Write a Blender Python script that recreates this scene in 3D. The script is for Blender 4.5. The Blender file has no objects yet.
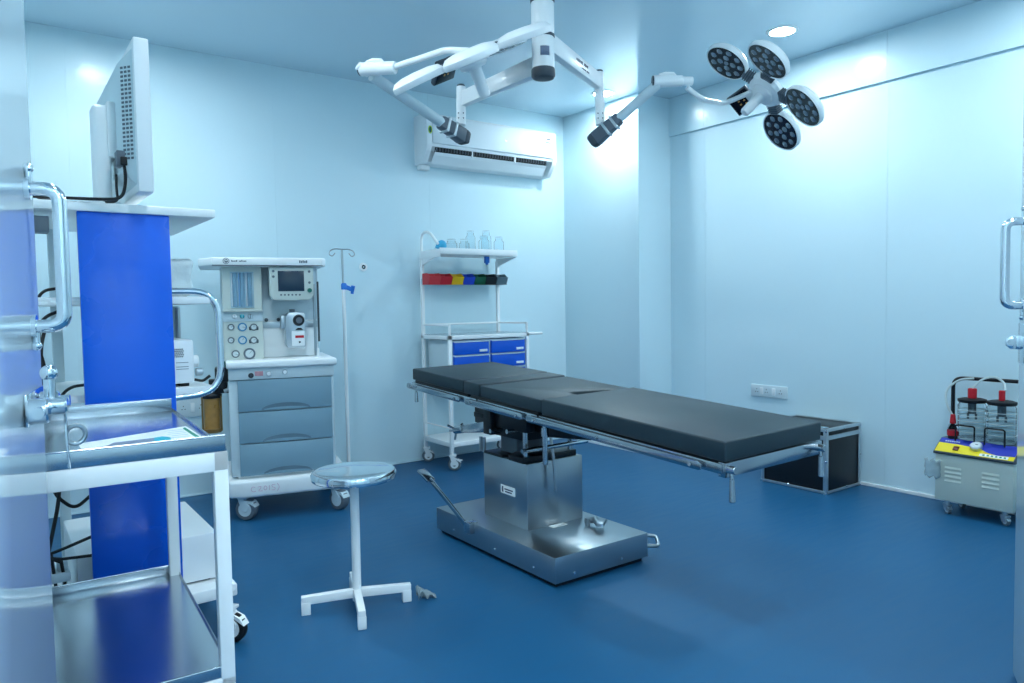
import bpy, bmesh, math, random
from mathutils import Matrix, Vector
random.seed(7)
PI = math.pi
sc = bpy.context.scene
COL = sc.collection

# ------------------------------------------------------------------ camera
YAW, PITCH, ROLL, FPX = 0.624309, 0.050145, -0.016013, 725.18
fw = Vector((math.sin(YAW)*math.cos(PITCH), math.cos(YAW)*math.cos(PITCH), -math.sin(PITCH)))
rt0 = Vector((math.cos(YAW), -math.sin(YAW), 0)); up0 = rt0.cross(fw)
CR = rt0*math.cos(ROLL) + up0*math.sin(ROLL)
CU = up0*math.cos(ROLL) - rt0*math.sin(ROLL)
cam = bpy.data.cameras.new('camera'); cam.sensor_width = 36; cam.lens = FPX/1024*36; cam.clip_start = 0.02
camo = bpy.data.objects.new('camera', cam); COL.objects.link(camo)
M = Matrix.Identity(4)
for i in range(3):
    M[i][0] = CR[i]; M[i][1] = CU[i]; M[i][2] = -fw[i]
M.translation = Vector((0, 0, 1.2)); camo.matrix_world = M
sc.camera = camo
# ------------------------------------------------------------------ world / exposure
w = bpy.data.worlds.new('world'); sc.world = w; w.use_nodes = True
w.node_tree.nodes['Background'].inputs[0].default_value = (0.55, 0.80, 0.95, 1)
w.node_tree.nodes['Background'].inputs[1].default_value = 0.3
sc.view_settings.view_transform = 'Standard'; sc.view_settings.look = 'None'
sc.view_settings.exposure = 1.05; sc.view_settings.gamma = 1.0; sc.view_settings.use_curve_mapping = False
LAMP = 150.0                      # radiance of the downlight lenses
LAMPCOL = (0.82, 0.955, 1.0)

# ------------------------------------------------------------------ helpers
def lin(c):
    return tuple((x/12.92 if x <= .04045 else ((x+.055)/1.055)**2.4) for x in [v/255 for v in c])

def mat(name, col, rough=.5, metal=0., coat=0., noise=.05, nscale=6., bump=0., bscale=60., trans=0., ior=1.45,
        emis=None, estr=0., rnoise=.06, stretch=None, spec=.5, alpha=1.):
    m = bpy.data.materials.new(name); m.use_nodes = True
    nt = m.node_tree; p = nt.nodes['Principled BSDF']
    c = lin(col)
    p.inputs['Base Color'].default_value = (*c, 1); p.inputs['Roughness'].default_value = rough
    p.inputs['Metallic'].default_value = metal; p.inputs['Coat Weight'].default_value = coat
    p.inputs['Coat Roughness'].default_value = .08
    p.inputs['Transmission Weight'].default_value = trans; p.inputs['IOR'].default_value = ior
    p.inputs['Specular IOR Level'].default_value = spec; p.inputs['Alpha'].default_value = alpha
    if emis:
        p.inputs['Emission Color'].default_value = (*emis, 1); p.inputs['Emission Strength'].default_value = estr
    tc = nt.nodes.new('ShaderNodeTexCoord'); mp = nt.nodes.new('ShaderNodeMapping')
    nt.links.new(tc.outputs['Object'], mp.inputs[0])
    if stretch: mp.inputs['Scale'].default_value = stretch
    n = nt.nodes.new('ShaderNodeTexNoise'); n.inputs['Scale'].default_value = nscale; n.inputs['Detail'].default_value = 4
    nt.links.new(mp.outputs[0], n.inputs['Vector'])
    if noise > 0:
        mx = nt.nodes.new('ShaderNodeMix'); mx.data_type = 'RGBA'
        mx.inputs['A'].default_value = (*[max(0, x*(1-noise)) for x in c], 1)
        mx.inputs['B'].default_value = (*[min(1, x*(1+noise)) for x in c], 1)
        nt.links.new(n.outputs['Fac'], mx.inputs['Factor']); nt.links.new(mx.outputs['Result'], p.inputs['Base Color'])
    if rnoise > 0:
        mr = nt.nodes.new('ShaderNodeMapRange')
        mr.inputs['To Min'].default_value = max(0, rough-rnoise); mr.inputs['To Max'].default_value = min(1, rough+rnoise)
        nt.links.new(n.outputs['Fac'], mr.inputs['Value']); nt.links.new(mr.outputs[0], p.inputs['Roughness'])
    if bump > 0:
        n2 = nt.nodes.new('ShaderNodeTexNoise'); n2.inputs['Scale'].default_value = bscale; n2.inputs['Detail'].default_value = 5
        nt.links.new(mp.outputs[0], n2.inputs['Vector'])
        b = nt.nodes.new('ShaderNodeBump'); b.inputs['Strength'].default_value = bump; b.inputs['Distance'].default_value = .004
        nt.links.new(n2.outputs['Fac'], b.inputs['Height']); nt.links.new(b.outputs[0], p.inputs['Normal'])
    return m

class MB:
    """collects shapes into one mesh"""
    def __init__(s): s.bm = bmesh.new()
    def _take(s, old, M, bev=0, seg=2):
        new = [v for v in s.bm.verts if v not in old]
        if bev > 0:
            es = set(e for v in new for e in v.link_edges)
            r = bmesh.ops.bevel(s.bm, geom=list(es), offset=bev, segments=seg, affect='EDGES', profile=.5)
            new = [v for v in s.bm.verts if v not in old]
        if M is not None: bmesh.ops.transform(s.bm, matrix=M, verts=new)
        return s
    def box(s, x0, x1, y0, y1, z0, z1, b=0, M=None, seg=2):
        old = set(s.bm.verts)
        bmesh.ops.create_cube(s.bm, size=1, matrix=Matrix.Translation(((x0+x1)/2, (y0+y1)/2, (z0+z1)/2)) @ Matrix.Diagonal((abs(x1-x0), abs(y1-y0), abs(z1-z0), 1)))
        return s._take(old, M, b, seg)
    def prism(s, poly, h0, h1, M=None, b=0, seg=2):
        """poly in XY extruded along Z"""
        old = set(s.bm.verts)
        lo = [s.bm.verts.new((x, y, h0)) for x, y in poly]; hi = [s.bm.verts.new((x, y, h1)) for x, y in poly]
        n = len(poly)
        fs = [s.bm.faces.new(list(reversed(lo))), s.bm.faces.new(hi)]
        for i in range(n): fs.append(s.bm.faces.new((lo[i], lo[(i+1) % n], hi[(i+1) % n], hi[i])))
        bmesh.ops.recalc_face_normals(s.bm, faces=fs)
        return s._take(old, M, b, seg)
    def lathe(s, prof, n=24, M=None):
        """prof [(r, z)...] revolved about Z"""
        old = set(s.bm.verts); rings = []
        for r, z in prof:
            if r < 1e-6: rings.append([s.bm.verts.new((0, 0, z))])
            else: rings.append([s.bm.verts.new((r*math.cos(2*PI*i/n), r*math.sin(2*PI*i/n), z)) for i in range(n)])
        fs = []; hollow = len(rings[0]) > 1 and len(rings[-1]) > 1
        if hollow: rings.append(rings[0])
        for a, b in zip(rings[:-1], rings[1:]):
            for i in range(n):
                j = (i+1) % n
                if len(a) == 1 and len(b) == 1: continue
                if len(a) == 1: fs.append(s.bm.faces.new((a[0], b[i], b[j])))
                elif len(b) == 1: fs.append(s.bm.faces.new((a[i], b[0], a[j])))
                else: fs.append(s.bm.faces.new((a[i], b[i], b[j], a[j])))
        for q in (rings[0], rings[-1]):
            if len(q) > 1 and not hollow: fs.append(s.bm.faces.new(q))
        bmesh.ops.recalc_face_normals(s.bm, faces=fs)
        return s._take(old, M)
    def cyl(s, p0, p1, r0, r1=None, n=20, b=0):
        p0 = Vector(p0); p1 = Vector(p1); L = (p1-p0).length; r1 = r0 if r1 is None else r1
        q = (p1-p0).to_track_quat('Z', 'Y').to_matrix().to_4x4(); q.translation = p0
        if b: prof = [(0, 0), (r0-b, 0), (r0, b), (r1, L-b), (r1-b, L), (0, L)]
        else: prof = [(0, 0), (r0, 0), (r1, L), (0, L)]
        return s.lathe(prof, n, q)
    def tube(s, pts, r, n=10, closed=False, rad=0, k=6):
        pts = [Vector(p) for p in pts]
        if rad: pts = fillet(pts, rad, k, closed)
        N = len(pts); rings = []; prev = None; fs = []
        for i, p in enumerate(pts):
            a = pts[i-1] if (i > 0 or closed) else p
            c = pts[(i+1) % N] if (i < N-1 or closed) else p
            t = (c-a).normalized()
            if prev is None:
                ref = Vector((0, 0, 1)) if abs(t.z) < .9 else Vector((1, 0, 0))
                u = t.cross(ref).normalized()
            else: u = (prev - t*prev.dot(t)).normalized()
            prev = u; v = t.cross(u)
            rr = r[i] if isinstance(r, (list, tuple)) else r
            rings.append([s.bm.verts.new(p + (u*math.cos(2*PI*j/n) + v*math.sin(2*PI*j/n))*rr) for j in range(n)])
        R = rings + ([rings[0]] if closed else [])
        for a, b in zip(R[:-1], R[1:]):
            for j in range(n): fs.append(s.bm.faces.new((a[j], a[(j+1) % n], b[(j+1) % n], b[j])))
        if not closed:
            fs.append(s.bm.faces.new(list(reversed(rings[0])))); fs.append(s.bm.faces.new(rings[-1]))
        bmesh.ops.recalc_face_normals(s.bm, faces=fs)
        return s
    def beam(s, p0, p1, w0, h0, w1=None, h1=None, up=(0, 0, 1), b=.004):
        """rectangular bar from p0 to p1, width across, height along up"""
        p0 = Vector(p0); p1 = Vector(p1); w1 = w0 if w1 is None else w1; h1 = h0 if h1 is None else h1
        t = (p1-p0).normalized(); u = t.cross(Vector(up)).normalized(); v = u.cross(t)
        old = set(s.bm.verts)
        A = [s.bm.verts.new(p0 + u*a*w0/2 + v*c*h0/2) for a, c in ((-1, -1), (1, -1), (1, 1), (-1, 1))]
        B = [s.bm.verts.new(p1 + u*a*w1/2 + v*c*h1/2) for a, c in ((-1, -1), (1, -1), (1, 1), (-1, 1))]
        fs = [s.bm.faces.new(list(reversed(A))), s.bm.faces.new(B)]
        for i in range(4): fs.append(s.bm.faces.new((A[i], A[(i+1) % 4], B[(i+1) % 4], B[i])))
        bmesh.ops.recalc_face_normals(s.bm, faces=fs)
        return s._take(old, None, b)
    def sphere(s, c, r, sx=1, sy=1, sz=1, n=16, M=None):
        old = set(s.bm.verts)
        bmesh.ops.create_uvsphere(s.bm, u_segments=n, v_segments=n//2, radius=r, matrix=Matrix.Translation(c) @ Matrix.Diagonal((sx, sy, sz, 1)))
        return s._take(old, M)
    def build(s, name, m, parent=None, smooth=38):
        me = bpy.data.meshes.new(name); s.bm.to_mesh(me); s.bm.free()
        me.materials.append(m)
        if smooth:
            me.shade_smooth(); me.set_sharp_from_angle(angle=math.radians(smooth))
        o = bpy.data.objects.new(name, me); COL.objects.link(o)
        if parent: o.parent = parent
        return o

def fillet(pts, rad, k, closed=False):
    out = []; N = len(pts)
    for i, p in enumerate(pts):
        if not closed and i in (0, N-1): out.append(p); continue
        a = (pts[i-1]-p); c = (pts[(i+1) % N]-p)
        d = min(rad, a.length*.49, c.length*.49)
        A = p + a.normalized()*d; B = p + c.normalized()*d
        for j in range(k+1):
            t = j/k; out.append(A*(1-t)**2 + p*2*t*(1-t) + B*t*t)
    return out

def thing(name, label, cat, loc=(0, 0, 0), rz=0, group=None):
    o = bpy.data.objects.new(name, None); COL.objects.link(o); o.empty_display_size = .05
    o.location = loc; o.rotation_euler = (0, 0, rz); o['label'] = label; o['category'] = cat
    if group: o['group'] = group
    return o
def tag(o, label, cat, group=None):
    o['label'] = label; o['category'] = cat
    if group: o['group'] = group
    return o
def struct(o, label=None):
    o['kind'] = 'structure'
    if label: o['label'] = label
    return o
def sempty(name, loc=(0, 0, 0), rz=0, label=None):
    o = bpy.data.objects.new(name, None); COL.objects.link(o); o.location = loc; o.rotation_euler = (0, 0, rz)
    return struct(o, label)
def dup(o, parent=None, name=None):
    c = o.copy(); COL.objects.link(c); c.parent = parent
    for ch in o.children: dup(ch, c)
    return c
def RX(a): return Matrix.Rotation(a, 4, 'X')
def RY(a): return Matrix.Rotation(a, 4, 'Y')
def RZ(a): return Matrix.Rotation(a, 4, 'Z')
def T(*a): return Matrix.Translation(a)
FRONT = RX(PI/2)            # prism drawn in (x,z), extruded towards -y

# ------------------------------------------------------------------ materials
WALL = mat('wall_laminate', (213, 237, 246), .22, noise=.02, nscale=1.2, rnoise=.03, bump=.02, bscale=9, spec=.26)
CEIL = mat('ceiling_laminate', (208, 230, 242), .16, noise=.02, nscale=1.0, rnoise=.04, spec=.5)
FLOOR = mat('blue_vinyl', (27, 90, 132), .40, noise=.10, nscale=5, stretch=(1, 6, 1), rnoise=.07, bump=.05, bscale=40, spec=.4)
DOORM = mat('door_laminate', (212, 232, 242), .07, noise=.02, rnoise=.02, nscale=2, spec=.6)
WHITE = mat('white_enamel', (244, 248, 250), .32, noise=.02, coat=.15)
WHITE2 = mat('white_plastic', (240, 245, 248), .42, noise=.02)
OFFW = mat('ivory_plastic', (214, 222, 216), .45, noise=.03)
PALE = mat('pale_grey_plastic', (206, 222, 229), .42, noise=.03)
BLUEGREY = mat('blue_grey_drawer', (132, 166, 184), .42, noise=.03)
BLUEP = mat('cobalt_panel', (7, 98, 224), .28, noise=.06, nscale=3, rnoise=.05, coat=.2)
BLUED = mat('cobalt_drawer', (10, 92, 214), .35, noise=.05)
STEEL = mat('brushed_steel', (176, 183, 188), .29, 1., noise=.03, nscale=6, rnoise=.03)
STEELH = mat('brushed_steel_long', (178, 186, 192), .31, 1., noise=.03, nscale=3, rnoise=.04)
TRAY = mat('tray_steel', (192, 198, 204), .21, 1., noise=.04, nscale=4, rnoise=.06, bump=.25, bscale=5)
RAILM = mat('polished_rail_steel', (184, 191, 196), .19, 1., noise=.03, nscale=4, rnoise=.03)
CHROME = mat('chrome', (230, 235, 239), .10, 1., noise=.03, rnoise=.04)
ALU = mat('aluminium', (196, 206, 212), .38, .85, noise=.05)
BLACK = mat('black_rubber', (18, 20, 24), .5, noise=.1)
BLACKM = mat('black_metal', (24, 27, 32), .35, .2, noise=.1)
PAD = mat('black_vinyl_pad', (10, 36, 47), .48, noise=.10, nscale=4, bump=.08, bscale=120, rnoise=.05, spec=.75)
CASEM = mat('black_case_board', (20, 23, 28), .38, noise=.1, bump=.05)
GREYP = mat('grey_rubber', (106, 118, 126), .55, noise=.06)
DGREY = mat('dark_grey_plastic', (62, 72, 82), .45, noise=.06)
MGREY = mat('mid_grey_plastic', (96, 108, 120), .45, noise=.06)
LENSF = mat('lamp_lens_face', (12, 18, 32), .2, noise=.1, spec=.3)
LED = mat('led_lens', (126, 142, 156), .12, noise=.08, nscale=30, metal=.35, coat=.6)
LEDRING = mat('led_ring', (60, 70, 84), .25, metal=.5)
SCREEN = mat('dark_screen', (38, 58, 78), .18, noise=.02)
GREEN = mat('green_knob', (20, 116, 104), .4)
RED = mat('red_plastic', (196, 28, 44), .4)
RED2 = mat('bright_red_plastic', (214, 62, 68), .4)
YEL = mat('yellow_plastic', (238, 190, 10), .4)
BLU = mat('blue_plastic', (30, 70, 196), .4)
GRN = mat('green_plastic', (14, 92, 62), .4)
BLKP = mat('black_plastic', (20, 24, 30), .4)
GRYP = mat('slate_plastic', (96, 116, 126), .4)
AMBER = mat('amber_absorbent', (176, 128, 62), .3, noise=.25, nscale=40, coat=.5)
GLASS = mat('clear_plastic', (244, 250, 252), .03, trans=1., ior=1.12, noise=0, rnoise=0)
FLOWG = mat('flow_tube_glass', (176, 216, 240), .08, trans=.55, ior=1.3, noise=.02)
FLOWB = mat('blue_flow_scale', (120, 176, 224), .35)
FILM = mat('plastic_film', (214, 228, 232), .22, noise=.1, nscale=18, trans=.6, ior=1.08, bump=.4, bscale=25)
TUBEC = mat('silicone_tube', (204, 220, 222), .3, trans=.3, ior=1.2)
CYAN = mat('cyan_cloth', (64, 176, 220), .7)
SKYB = mat('blue_clamp', (36, 120, 214), .4)
PAPER = mat('paper', (236, 240, 240), .5, noise=.02)
INKT = mat('teal_ink', (40, 178, 196), .5); INKG = mat('grey_ink', (128, 142, 160), .5, noise=.3, nscale=40); INKD = mat('dark_ink', (38, 48, 84), .5)
INKGR = mat('green_ink', (30, 140, 110), .5); INKP = mat('pale_ink', (196, 212, 226), .5, noise=.1, nscale=30)
INKB = mat('print_blue', (28, 52, 176), .38); INKY = mat('print_yellow', (240, 214, 10), .38); INKR = mat('red_marker', (206, 162, 190), .6)
CREAM = mat('cream_steel', (206, 214, 204), .4, noise=.03)
PLATE = mat('socket_plate', (214, 228, 234), .3, noise=.02)
EMIT = mat('lamp_lens', (255, 255, 255), .5, noise=0, rnoise=0, emis=LAMPCOL, estr=LAMP)

# ------------------------------------------------------------------ room shell
XL, XR, XC, YB, YN, HC = -.45, 4.55, 4.18, 4.98, .5, 2.843
YC0 = 4.07                    # near side of the corner pier
YO = -1.7                     # end of the corridor outside the doorway
struct(MB().box(XL-.15, XR+.15, YO-.15, YB+.15, -.12, 0).build('floor', FLOOR, smooth=0), 'dark blue vinyl floor')
ce = struct(MB().box(XL-.15, XR+.15, YO-.15, YB+.15, HC, HC+.12).build('ceiling', CEIL, smooth=0), 'smooth pale blue glossy ceiling')
def panels(root, axis, fixed, cuts, z0, z1, thick, sign, m, name='wall_panel'):
    """panels on a wall: axis 'x' runs along x at y=fixed; sign = direction the panel stands proud"""
    for a, b in zip(cuts[:-1], cuts[1:]):
        g = .0008
        mb = MB()
        if axis == 'x': mb.box(a+g, b-g, min(fixed, fixed+sign*thick), max(fixed, fixed+sign*thick), z0, z1, .0005, seg=1)
        else: mb.box(min(fixed, fixed+sign*thick), max(fixed, fixed+sign*thick), a+g, b-g, z0, z1, .0005, seg=1)
        mb.build(name, m, root, smooth=0)
wb = struct(MB().box(XL-.15, XR+.15, YB+.0015, YB+.15, 0, HC).build('wall_back', WALL, smooth=0), 'pale cyan glossy panelled back wall')
panels(wb, 'x', YB+.0015, [XL, .42, 1.62, 2.82, XC+.01], 0, HC, .0015, -1, WALL)
wr = struct(MB().box(XR+.0015, XR+.15, YO-.15, YB+.15, 0, HC).build('wall_right', WALL, smooth=0), 'pale cyan glossy panelled right wall with raised upper band')
panels(wr, 'y', XR+.0015, [YO, -.1, 1.1, 2.31, 3.72, YC0+.01], 0, 2.54, .0015, -1, WALL)
panels(wr, 'y', XR+.0015, [YO, -.1, 1.1, 2.31, 3.72, YC0+.01], 2.54, HC, .022, -1, WALL, 'upper_panel')
wc = struct(MB().box(XC+.0015, XR+.01, YC0+.0015, YB+.01, 0, HC).build('wall_corner_pier', WALL, smooth=0), 'pale cyan corner pier between back and right wall')
panels(wc, 'y', XC+.0015, [YC0, YB], 0, HC, .0015, -1, WALL)
panels(wc, 'x', YC0+.0015, [XC, XR], 0, HC, .0015, -1, WALL)
struct(MB().box(XL-.15, XL, YO-.15, YB+.15, 0, HC).build('wall_left', WALL, smooth=0), 'pale cyan left wall')
wf = MB().box(XL, -.17, .35, YN, 0, HC).box(1.90, XR, .35, YN, 0, HC).box(-.17, 1.90, .35, YN, 2.15, HC)
struct(wf.build('wall_front', WALL, smooth=0), 'pale cyan wall around the double doorway')
struct(MB().box(XL-.15, XR+.15, YO-.15, YO, 0, HC).build('wall_corridor', WALL, smooth=0), 'pale corridor wall behind the doorway')
struct(MB().box(XR-.010, XR-.001, YN, YC0-.001, .0, .022, .003).build('baseboard_right', WHITE, smooth=0))
struct(MB().box(XC-.010, XC-.001, YC0-.01, YB-.012, .0, .022, .003).box(XC-.010, XR-.012, YC0-.010, YC0-.001, 0, .022, .003).build('baseboard_pier', WHITE, smooth=0))
struct(MB().box(XL+.001, XC-.012, YB-.010, YB-.001, .0, .012, .003).build('baseboard_back', WALL, smooth=0))

# ------------------------------------------------------------------ ceiling downlights
def downlight(x, y, label, r=.082):
    t = thing('ceiling_downlight', label, 'ceiling light', (x, y, HC), 0, 'round recessed ceiling downlights')
    MB().lathe([(r*.86, 0), (r*.88, -.006), (r, -.008), (r*1.14, -.003), (r*1.15, 0)], 32).build('trim_ring', WHITE, t)
    MB().lathe([(0, -.003), (r*.87, -.003), (r*.87, -.001), (0, -.001)], 32).build('lamp_lens', EMIT, t)
downlight(4.0, 2.68, 'round lit ceiling downlight beside the right wall band')
downlight(3.97, 4.24, 'round lit ceiling downlight beside the corner pier')
downlight(.65, 4.15, 'round ceiling downlight above the anaesthesia corner, mirrored in back wall')
downlight(.65, 2.68, 'round ceiling downlight above the equipment trolley')
downlight(4.0, 1.15, 'round ceiling downlight above the suction machine')
downlight(.65, 1.15, 'round ceiling downlight just inside the doorway')
downlight(2.3, .95, 'round ceiling downlight between the door leaves')
downlight(.15, -.5, 'added fill downlight, out of view, in the corridor on the left')  # unseen lamp added to brighten what faces the doorway
downlight(1.3, -.5, 'added fill downlight, out of view, in the corridor on the right')  # second added fill lamp behind the camera
downlight(.15, -1.25, 'added fill downlight, out of view, at the far left of the corridor')  # extra lamp, added to whiten the foreground trolley
downlight(1.3, -1.25, 'added fill downlight, out of view, at the far right of the corridor')  # extra lamp, added for more fill through the doorway

# ------------------------------------------------------------------ doors
def door(name, loc, rz, L, face, label):
    """face = -1: furnished face is local -y, +1: local +y"""
    d = sempty(name, loc, rz, label)
    MB().box(0, L, -.02, .02, .012, 2.12, .003).build('door_leaf', DOORM, d)
    def fy(v): return face*(.02+v)
    hx = L-.085; r = .0125
    h = MB().tube([(hx, fy(.0), 1.426), (hx, fy(.052), 1.426), (hx, fy(.052), 1.175), (hx, fy(.0), 1.175)], r, 14, rad=.04, k=8)
    for z in (1.426, 1.175): h.cyl((hx, fy(0), z), (hx, fy(.008), z), .021, n=20)
    hh = h.build('pull_handle', CHROME, d)
    g = MB()
    for z, s in ((1.426, 1), (1.175, -1)): g.cyl((hx, fy(.006), z+s*.011), (hx, fy(.006), z+s*.034), .006).sphere((hx, fy(.006), z+s*.036), .009)
    g.build('fixing_screw', CHROME, hh)
    return d, fy
dl, fy = door('door_1', (-.150, .548, 0), math.radians(79.5), 1.15, -1, 'open glossy door leaf at the left with chrome pull handle')
e = 1.15
p = MB().box(e-.20, e-.012, fy(0), fy(.004), 1.005, 1.06, .001)
p.build('latch_plate', CHROME, dl)
p = MB()
for x in (e-.20, e-.075):
    p.cyl((x, fy(.004), 1.032), (x, fy(.036), 1.032), .022, n=18, b=.003)
p.build('bolt_bracket', CHROME, dl)
p = MB().cyl((e-.24, fy(.024), 1.032), (e-.01, fy(.024), 1.032), .010, n=14)
p.cyl((e-.11, fy(.026), 1.03), (e-.11, fy(.026), 1.085), .010, n=12).sphere((e-.11, fy(.026), 1.09), .015)
p.cyl((e-.135, fy(.022), 1.032), (e-.135, fy(.056), 1.032), .016, n=14, b=.003)
p.build('latch_bolt', CHROME, dl)
MB().beam((e-.045, fy(.04), 1.03), (e-.055, fy(.045), .90), .014, .005, up=(0, 1, 0)).cyl((e-.045, fy(.02), 1.03), (e-.045, fy(.05), 1.03), .012).build('latch_lever', CHROME, dl)
ring = [(e-.03+.0, fy(.055)+.0+.0, .962)]
MB().tube([(e-.03+.004*math.cos(a), fy(.055+.016*math.cos(a)), .962+.018*math.sin(a)) for a in [2*PI*i/16 for i in range(16)]], .0045, 8, closed=True).build('latch_ring', STEEL, dl)
dr, fy = door('door_2', (1.878, .502, 0), math.radians(28.0), .817, 1, 'open glossy door leaf at the right with chrome pull handle')
e = .817
MB().box(e-.10, e-.012, fy(0), fy(.004), 1.0, 1.12, .001).build('latch_plate', CHROME, dr)
mb = MB().prism([(.0, -.022), (.028, -.020), (.040, -.008), (.040, .008), (.028, .020), (.0, .022)], -.006, .006, T(e-.045, fy(.002), 1.062) @ RZ(PI/2) @ RX(PI/2), .002)
mb.cyl((e-.045-.008, fy(.028), 1.062), (e-.045+.008, fy(.028), 1.062), .010).build('latch_eye', CHROME, dr)

# ------------------------------------------------------------------ casters
def caster(parent, x, y, r, wid=.03, top=None, a=0., fork=WHITE, tyre=GREYP, hub=PALE, brake=False, open_hub=True):
    """swivel caster; wheel axis horizontal, a = heading"""
    top0 = top or r*2.45; top = min(top0, r*2.6)
    Mx = T(x, y, 0) @ RZ(a); off = r*.38
    f = MB()
    for s in (-1, 1):
        f.prism([(-.012-off*0, top-.012), (.016, top-.012), (-off+.014, r*.85), (-off-.014, r*.85), (-off-r*.45, r*1.35)], -.0025, .0025, Mx @ T(0, s*(wid/2+.004), 0) @ RX(PI/2))
    f.box(-.022-off*.6, .02, -wid/2-.006, wid/2+.006, top-.018, top-.006, .003, Mx)
    f.prism([(-off-r*1.02, r*1.25), (-off-r*.7, r*1.75), (-off*.2, top-.02), (-off*.2, top-.03), (-off-r*.6, r*1.5)], -wid/2-.002, wid/2+.002, Mx @ RX(PI/2))
    f.lathe([(0, top-.01), (.013, top-.01), (.013, top0+.004), (0, top0+.004)], 14, Mx)
    fo = f.build('caster', fork, parent)
    if brake:
        MB().box(-off-r*1.25, -off-r*.3, -wid*.35, wid*.35, r*1.55, r*1.68, .002, Mx).build('brake_pedal', fork, fo)
    wm = Mx @ T(-off, 0, r) @ RX(PI/2)
    MB().lathe([(r*.62, -wid*.5), (r*.92, -wid*.5), (r, -wid*.3), (r, wid*.3), (r*.92, wid*.5), (r*.62, wid*.5)], 28, wm).build('wheel_tyre', tyre, fo)
    MB().lathe([(0, -wid*.62), (r*.2, -wid*.62), (r*.26, -wid*.5), (r*.64, -wid*.53), (r*.64, wid*.53), (r*.26, wid*.5), (r*.2, wid*.62), (0, wid*.62)], 24, wm).build('wheel_hub', hub, fo)
    if open_hub:
        MB().lathe([(r*.14, -wid*.64), (r*.3, -wid*.64), (r*.3, wid*.64), (r*.14, wid*.64)], 16, wm).build('hub_cap', BLACK, fo)
    return fo

# ------------------------------------------------------------------ operating table
ot = thing('operating_table', 'black padded operating table on a brushed steel pedestal and base', 'operating table', (2.17, 2.53, 0))
TM = T(0, 0, .8076) @ RX(math.radians(2.85)) @ RY(math.radians(-.73))
def padpart(poly, z0, z1, b=.007):
    return MB().prism(poly, z0, z1, TM, b, 3).build('mattress_section', PAD, ot)
W = .2705
padpart([(-W, .528), (W, .528), (W, 1.06), (-W, 1.06)], -.062, 0)
padpart([(-W, .384), (W, .384), (W, .524), (-W, .524)], -.064, -.001)
padpart([(-W, -.100), (-.05, -.100), (-.05, -.022), (-.015, -.018), (.155, -.062), (.155, -.100), (W, -.100), (W, .374), (-W, .374)], -.062, -.006, .005)
padpart([(-W-.004, -1.06), (W+.004, -1.06), (W+.004, -.106), (-W-.004, -.106)], -.068, .0)
# seam piping hint between pads = real gaps; steel sub frame
fr = MB()
fr.box(-.262, .262, .50, 1.045, -.078, -.064, .002, TM)
fr.box(-.262, .262, -.07, .47, -.078, -.066, .002, TM)
fr.box(-.262, .262, -1.045, -.10, -.080, -.070, .002, TM)
fr.build('table_deck', BLACKM, ot)
fr = MB()
for y0, y1 in ((.40, 1.05), (-.08, .385), (-1.052, -.095)):
    for s in (-1, 1):
        fr.box(s*.268-.012, s*.268+.012, y0, y1, -.108, -.074, .002, TM)
fr.box(-.275, .275, -1.064, -1.036, -.118, -.070, .001, TM)
fr.box(-.27, .27, 1.036, 1.058, -.106, -.074, .002, TM)
fr.build('deck_frame', RAILM, ot)
for y0, y1 in ((.52, 1.075), (.0, .47), (-.985, -.03)):
    for s in (-1, 1):
        rl = MB().prism([(y0, -.103), (y0+.012, -.108), (y1-.012, -.108), (y1, -.103), (y1, -.084), (y1-.012, -.079), (y0+.012, -.079), (y0, -.084)], -.004, .004, TM @ T(s*.296, 0, 0) @ RZ(PI/2) @ RX(PI/2), .0015)
        for yy in (y0+.045, y1-.05): rl.cyl(TM @ Vector((s*.276, yy, -.094)), TM @ Vector((s*.305, yy, -.094)), .007, n=12)
        if y1-y0 > .8: rl.cyl(TM @ Vector((s*.276, -.48, -.094)), TM @ Vector((s*.305, -.48, -.094)), .007, n=12)
        rl.build('side_rail', RAILM, ot)
def droplever(x, y, L=.075):
    q = TM @ Vector((x, y, -.09))
    MB().cyl(q, q+Vector((0, -.004, -.03)), .006, n=12).cyl(q+Vector((0, -.004, -.028)), q+Vector((0, -.006, -.03-L)), .008, .011, n=14, b=.003).cyl(q+Vector((0, -.02, .0)), q+Vector((0, .02, 0)), .013, n=14, b=.002).build('clamp_lever', RAILM, ot)
droplever(-.262, -1.075); droplever(.245, -1.075); droplever(-.29, .985, .055)
# under-structure
u = MB()
u.box(-.17, .17, -.20, .02, .665, .715, .004)
u.prism([(-.30, .695), (.17, .715), (.17, .60), (.05, .59), (-.22, .615), (-.30, .65)], -.10, .09, RZ(PI/2) @ FRONT, .003)
u.build('tilt_carriage', BLACKM, ot)
u = MB().box(-.12, .12, .10, .62, .70, .755, .004).box(-.16, -.11, .16, .60, .60, .72, .004).box(.11, .16, .16, .60, .60, .72, .004)
u.box(-.13, .13, .22, .50, .55, .68, .006)
u.build('carriage_frame', BLACKM, ot)
for y, z in ((.26, .60), (.40, .585), (.14, .525)): MB().cyl((-.20, y, z), (.20, y, z), .011, n=14).build('cross_rod', RAILM, ot)
for x, y in ((-.135, .20), (.14, .20), (-.135, .05)): MB().cyl((x, y, .47), (x, y, .70), .012, n=16).cyl((x, y, .60), (x, y, .64), .017, n=16).build('lift_rod', RAILM, ot)
MB().box(-.09, .09, .33, .47, .45, .70, .006).build('lift_column', MGREY, ot)
u = MB().prism([(-.165, .18), (.165, .18), (.165, .30), (.10, .33), (-.10, .33), (-.165, .30)], .452, .482, None, .004).box(-.16, .13, .36, .52, .452, .466, .003)
u.build('pedestal_cap', BLACKM, ot)
u = MB().box(-.185, -.125, .42, .485, .56, .70, .004).box(-.165, -.145, .42, .60, .63, .655, .002)
u.build('gear_bracket', BLACKM, ot)
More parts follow.
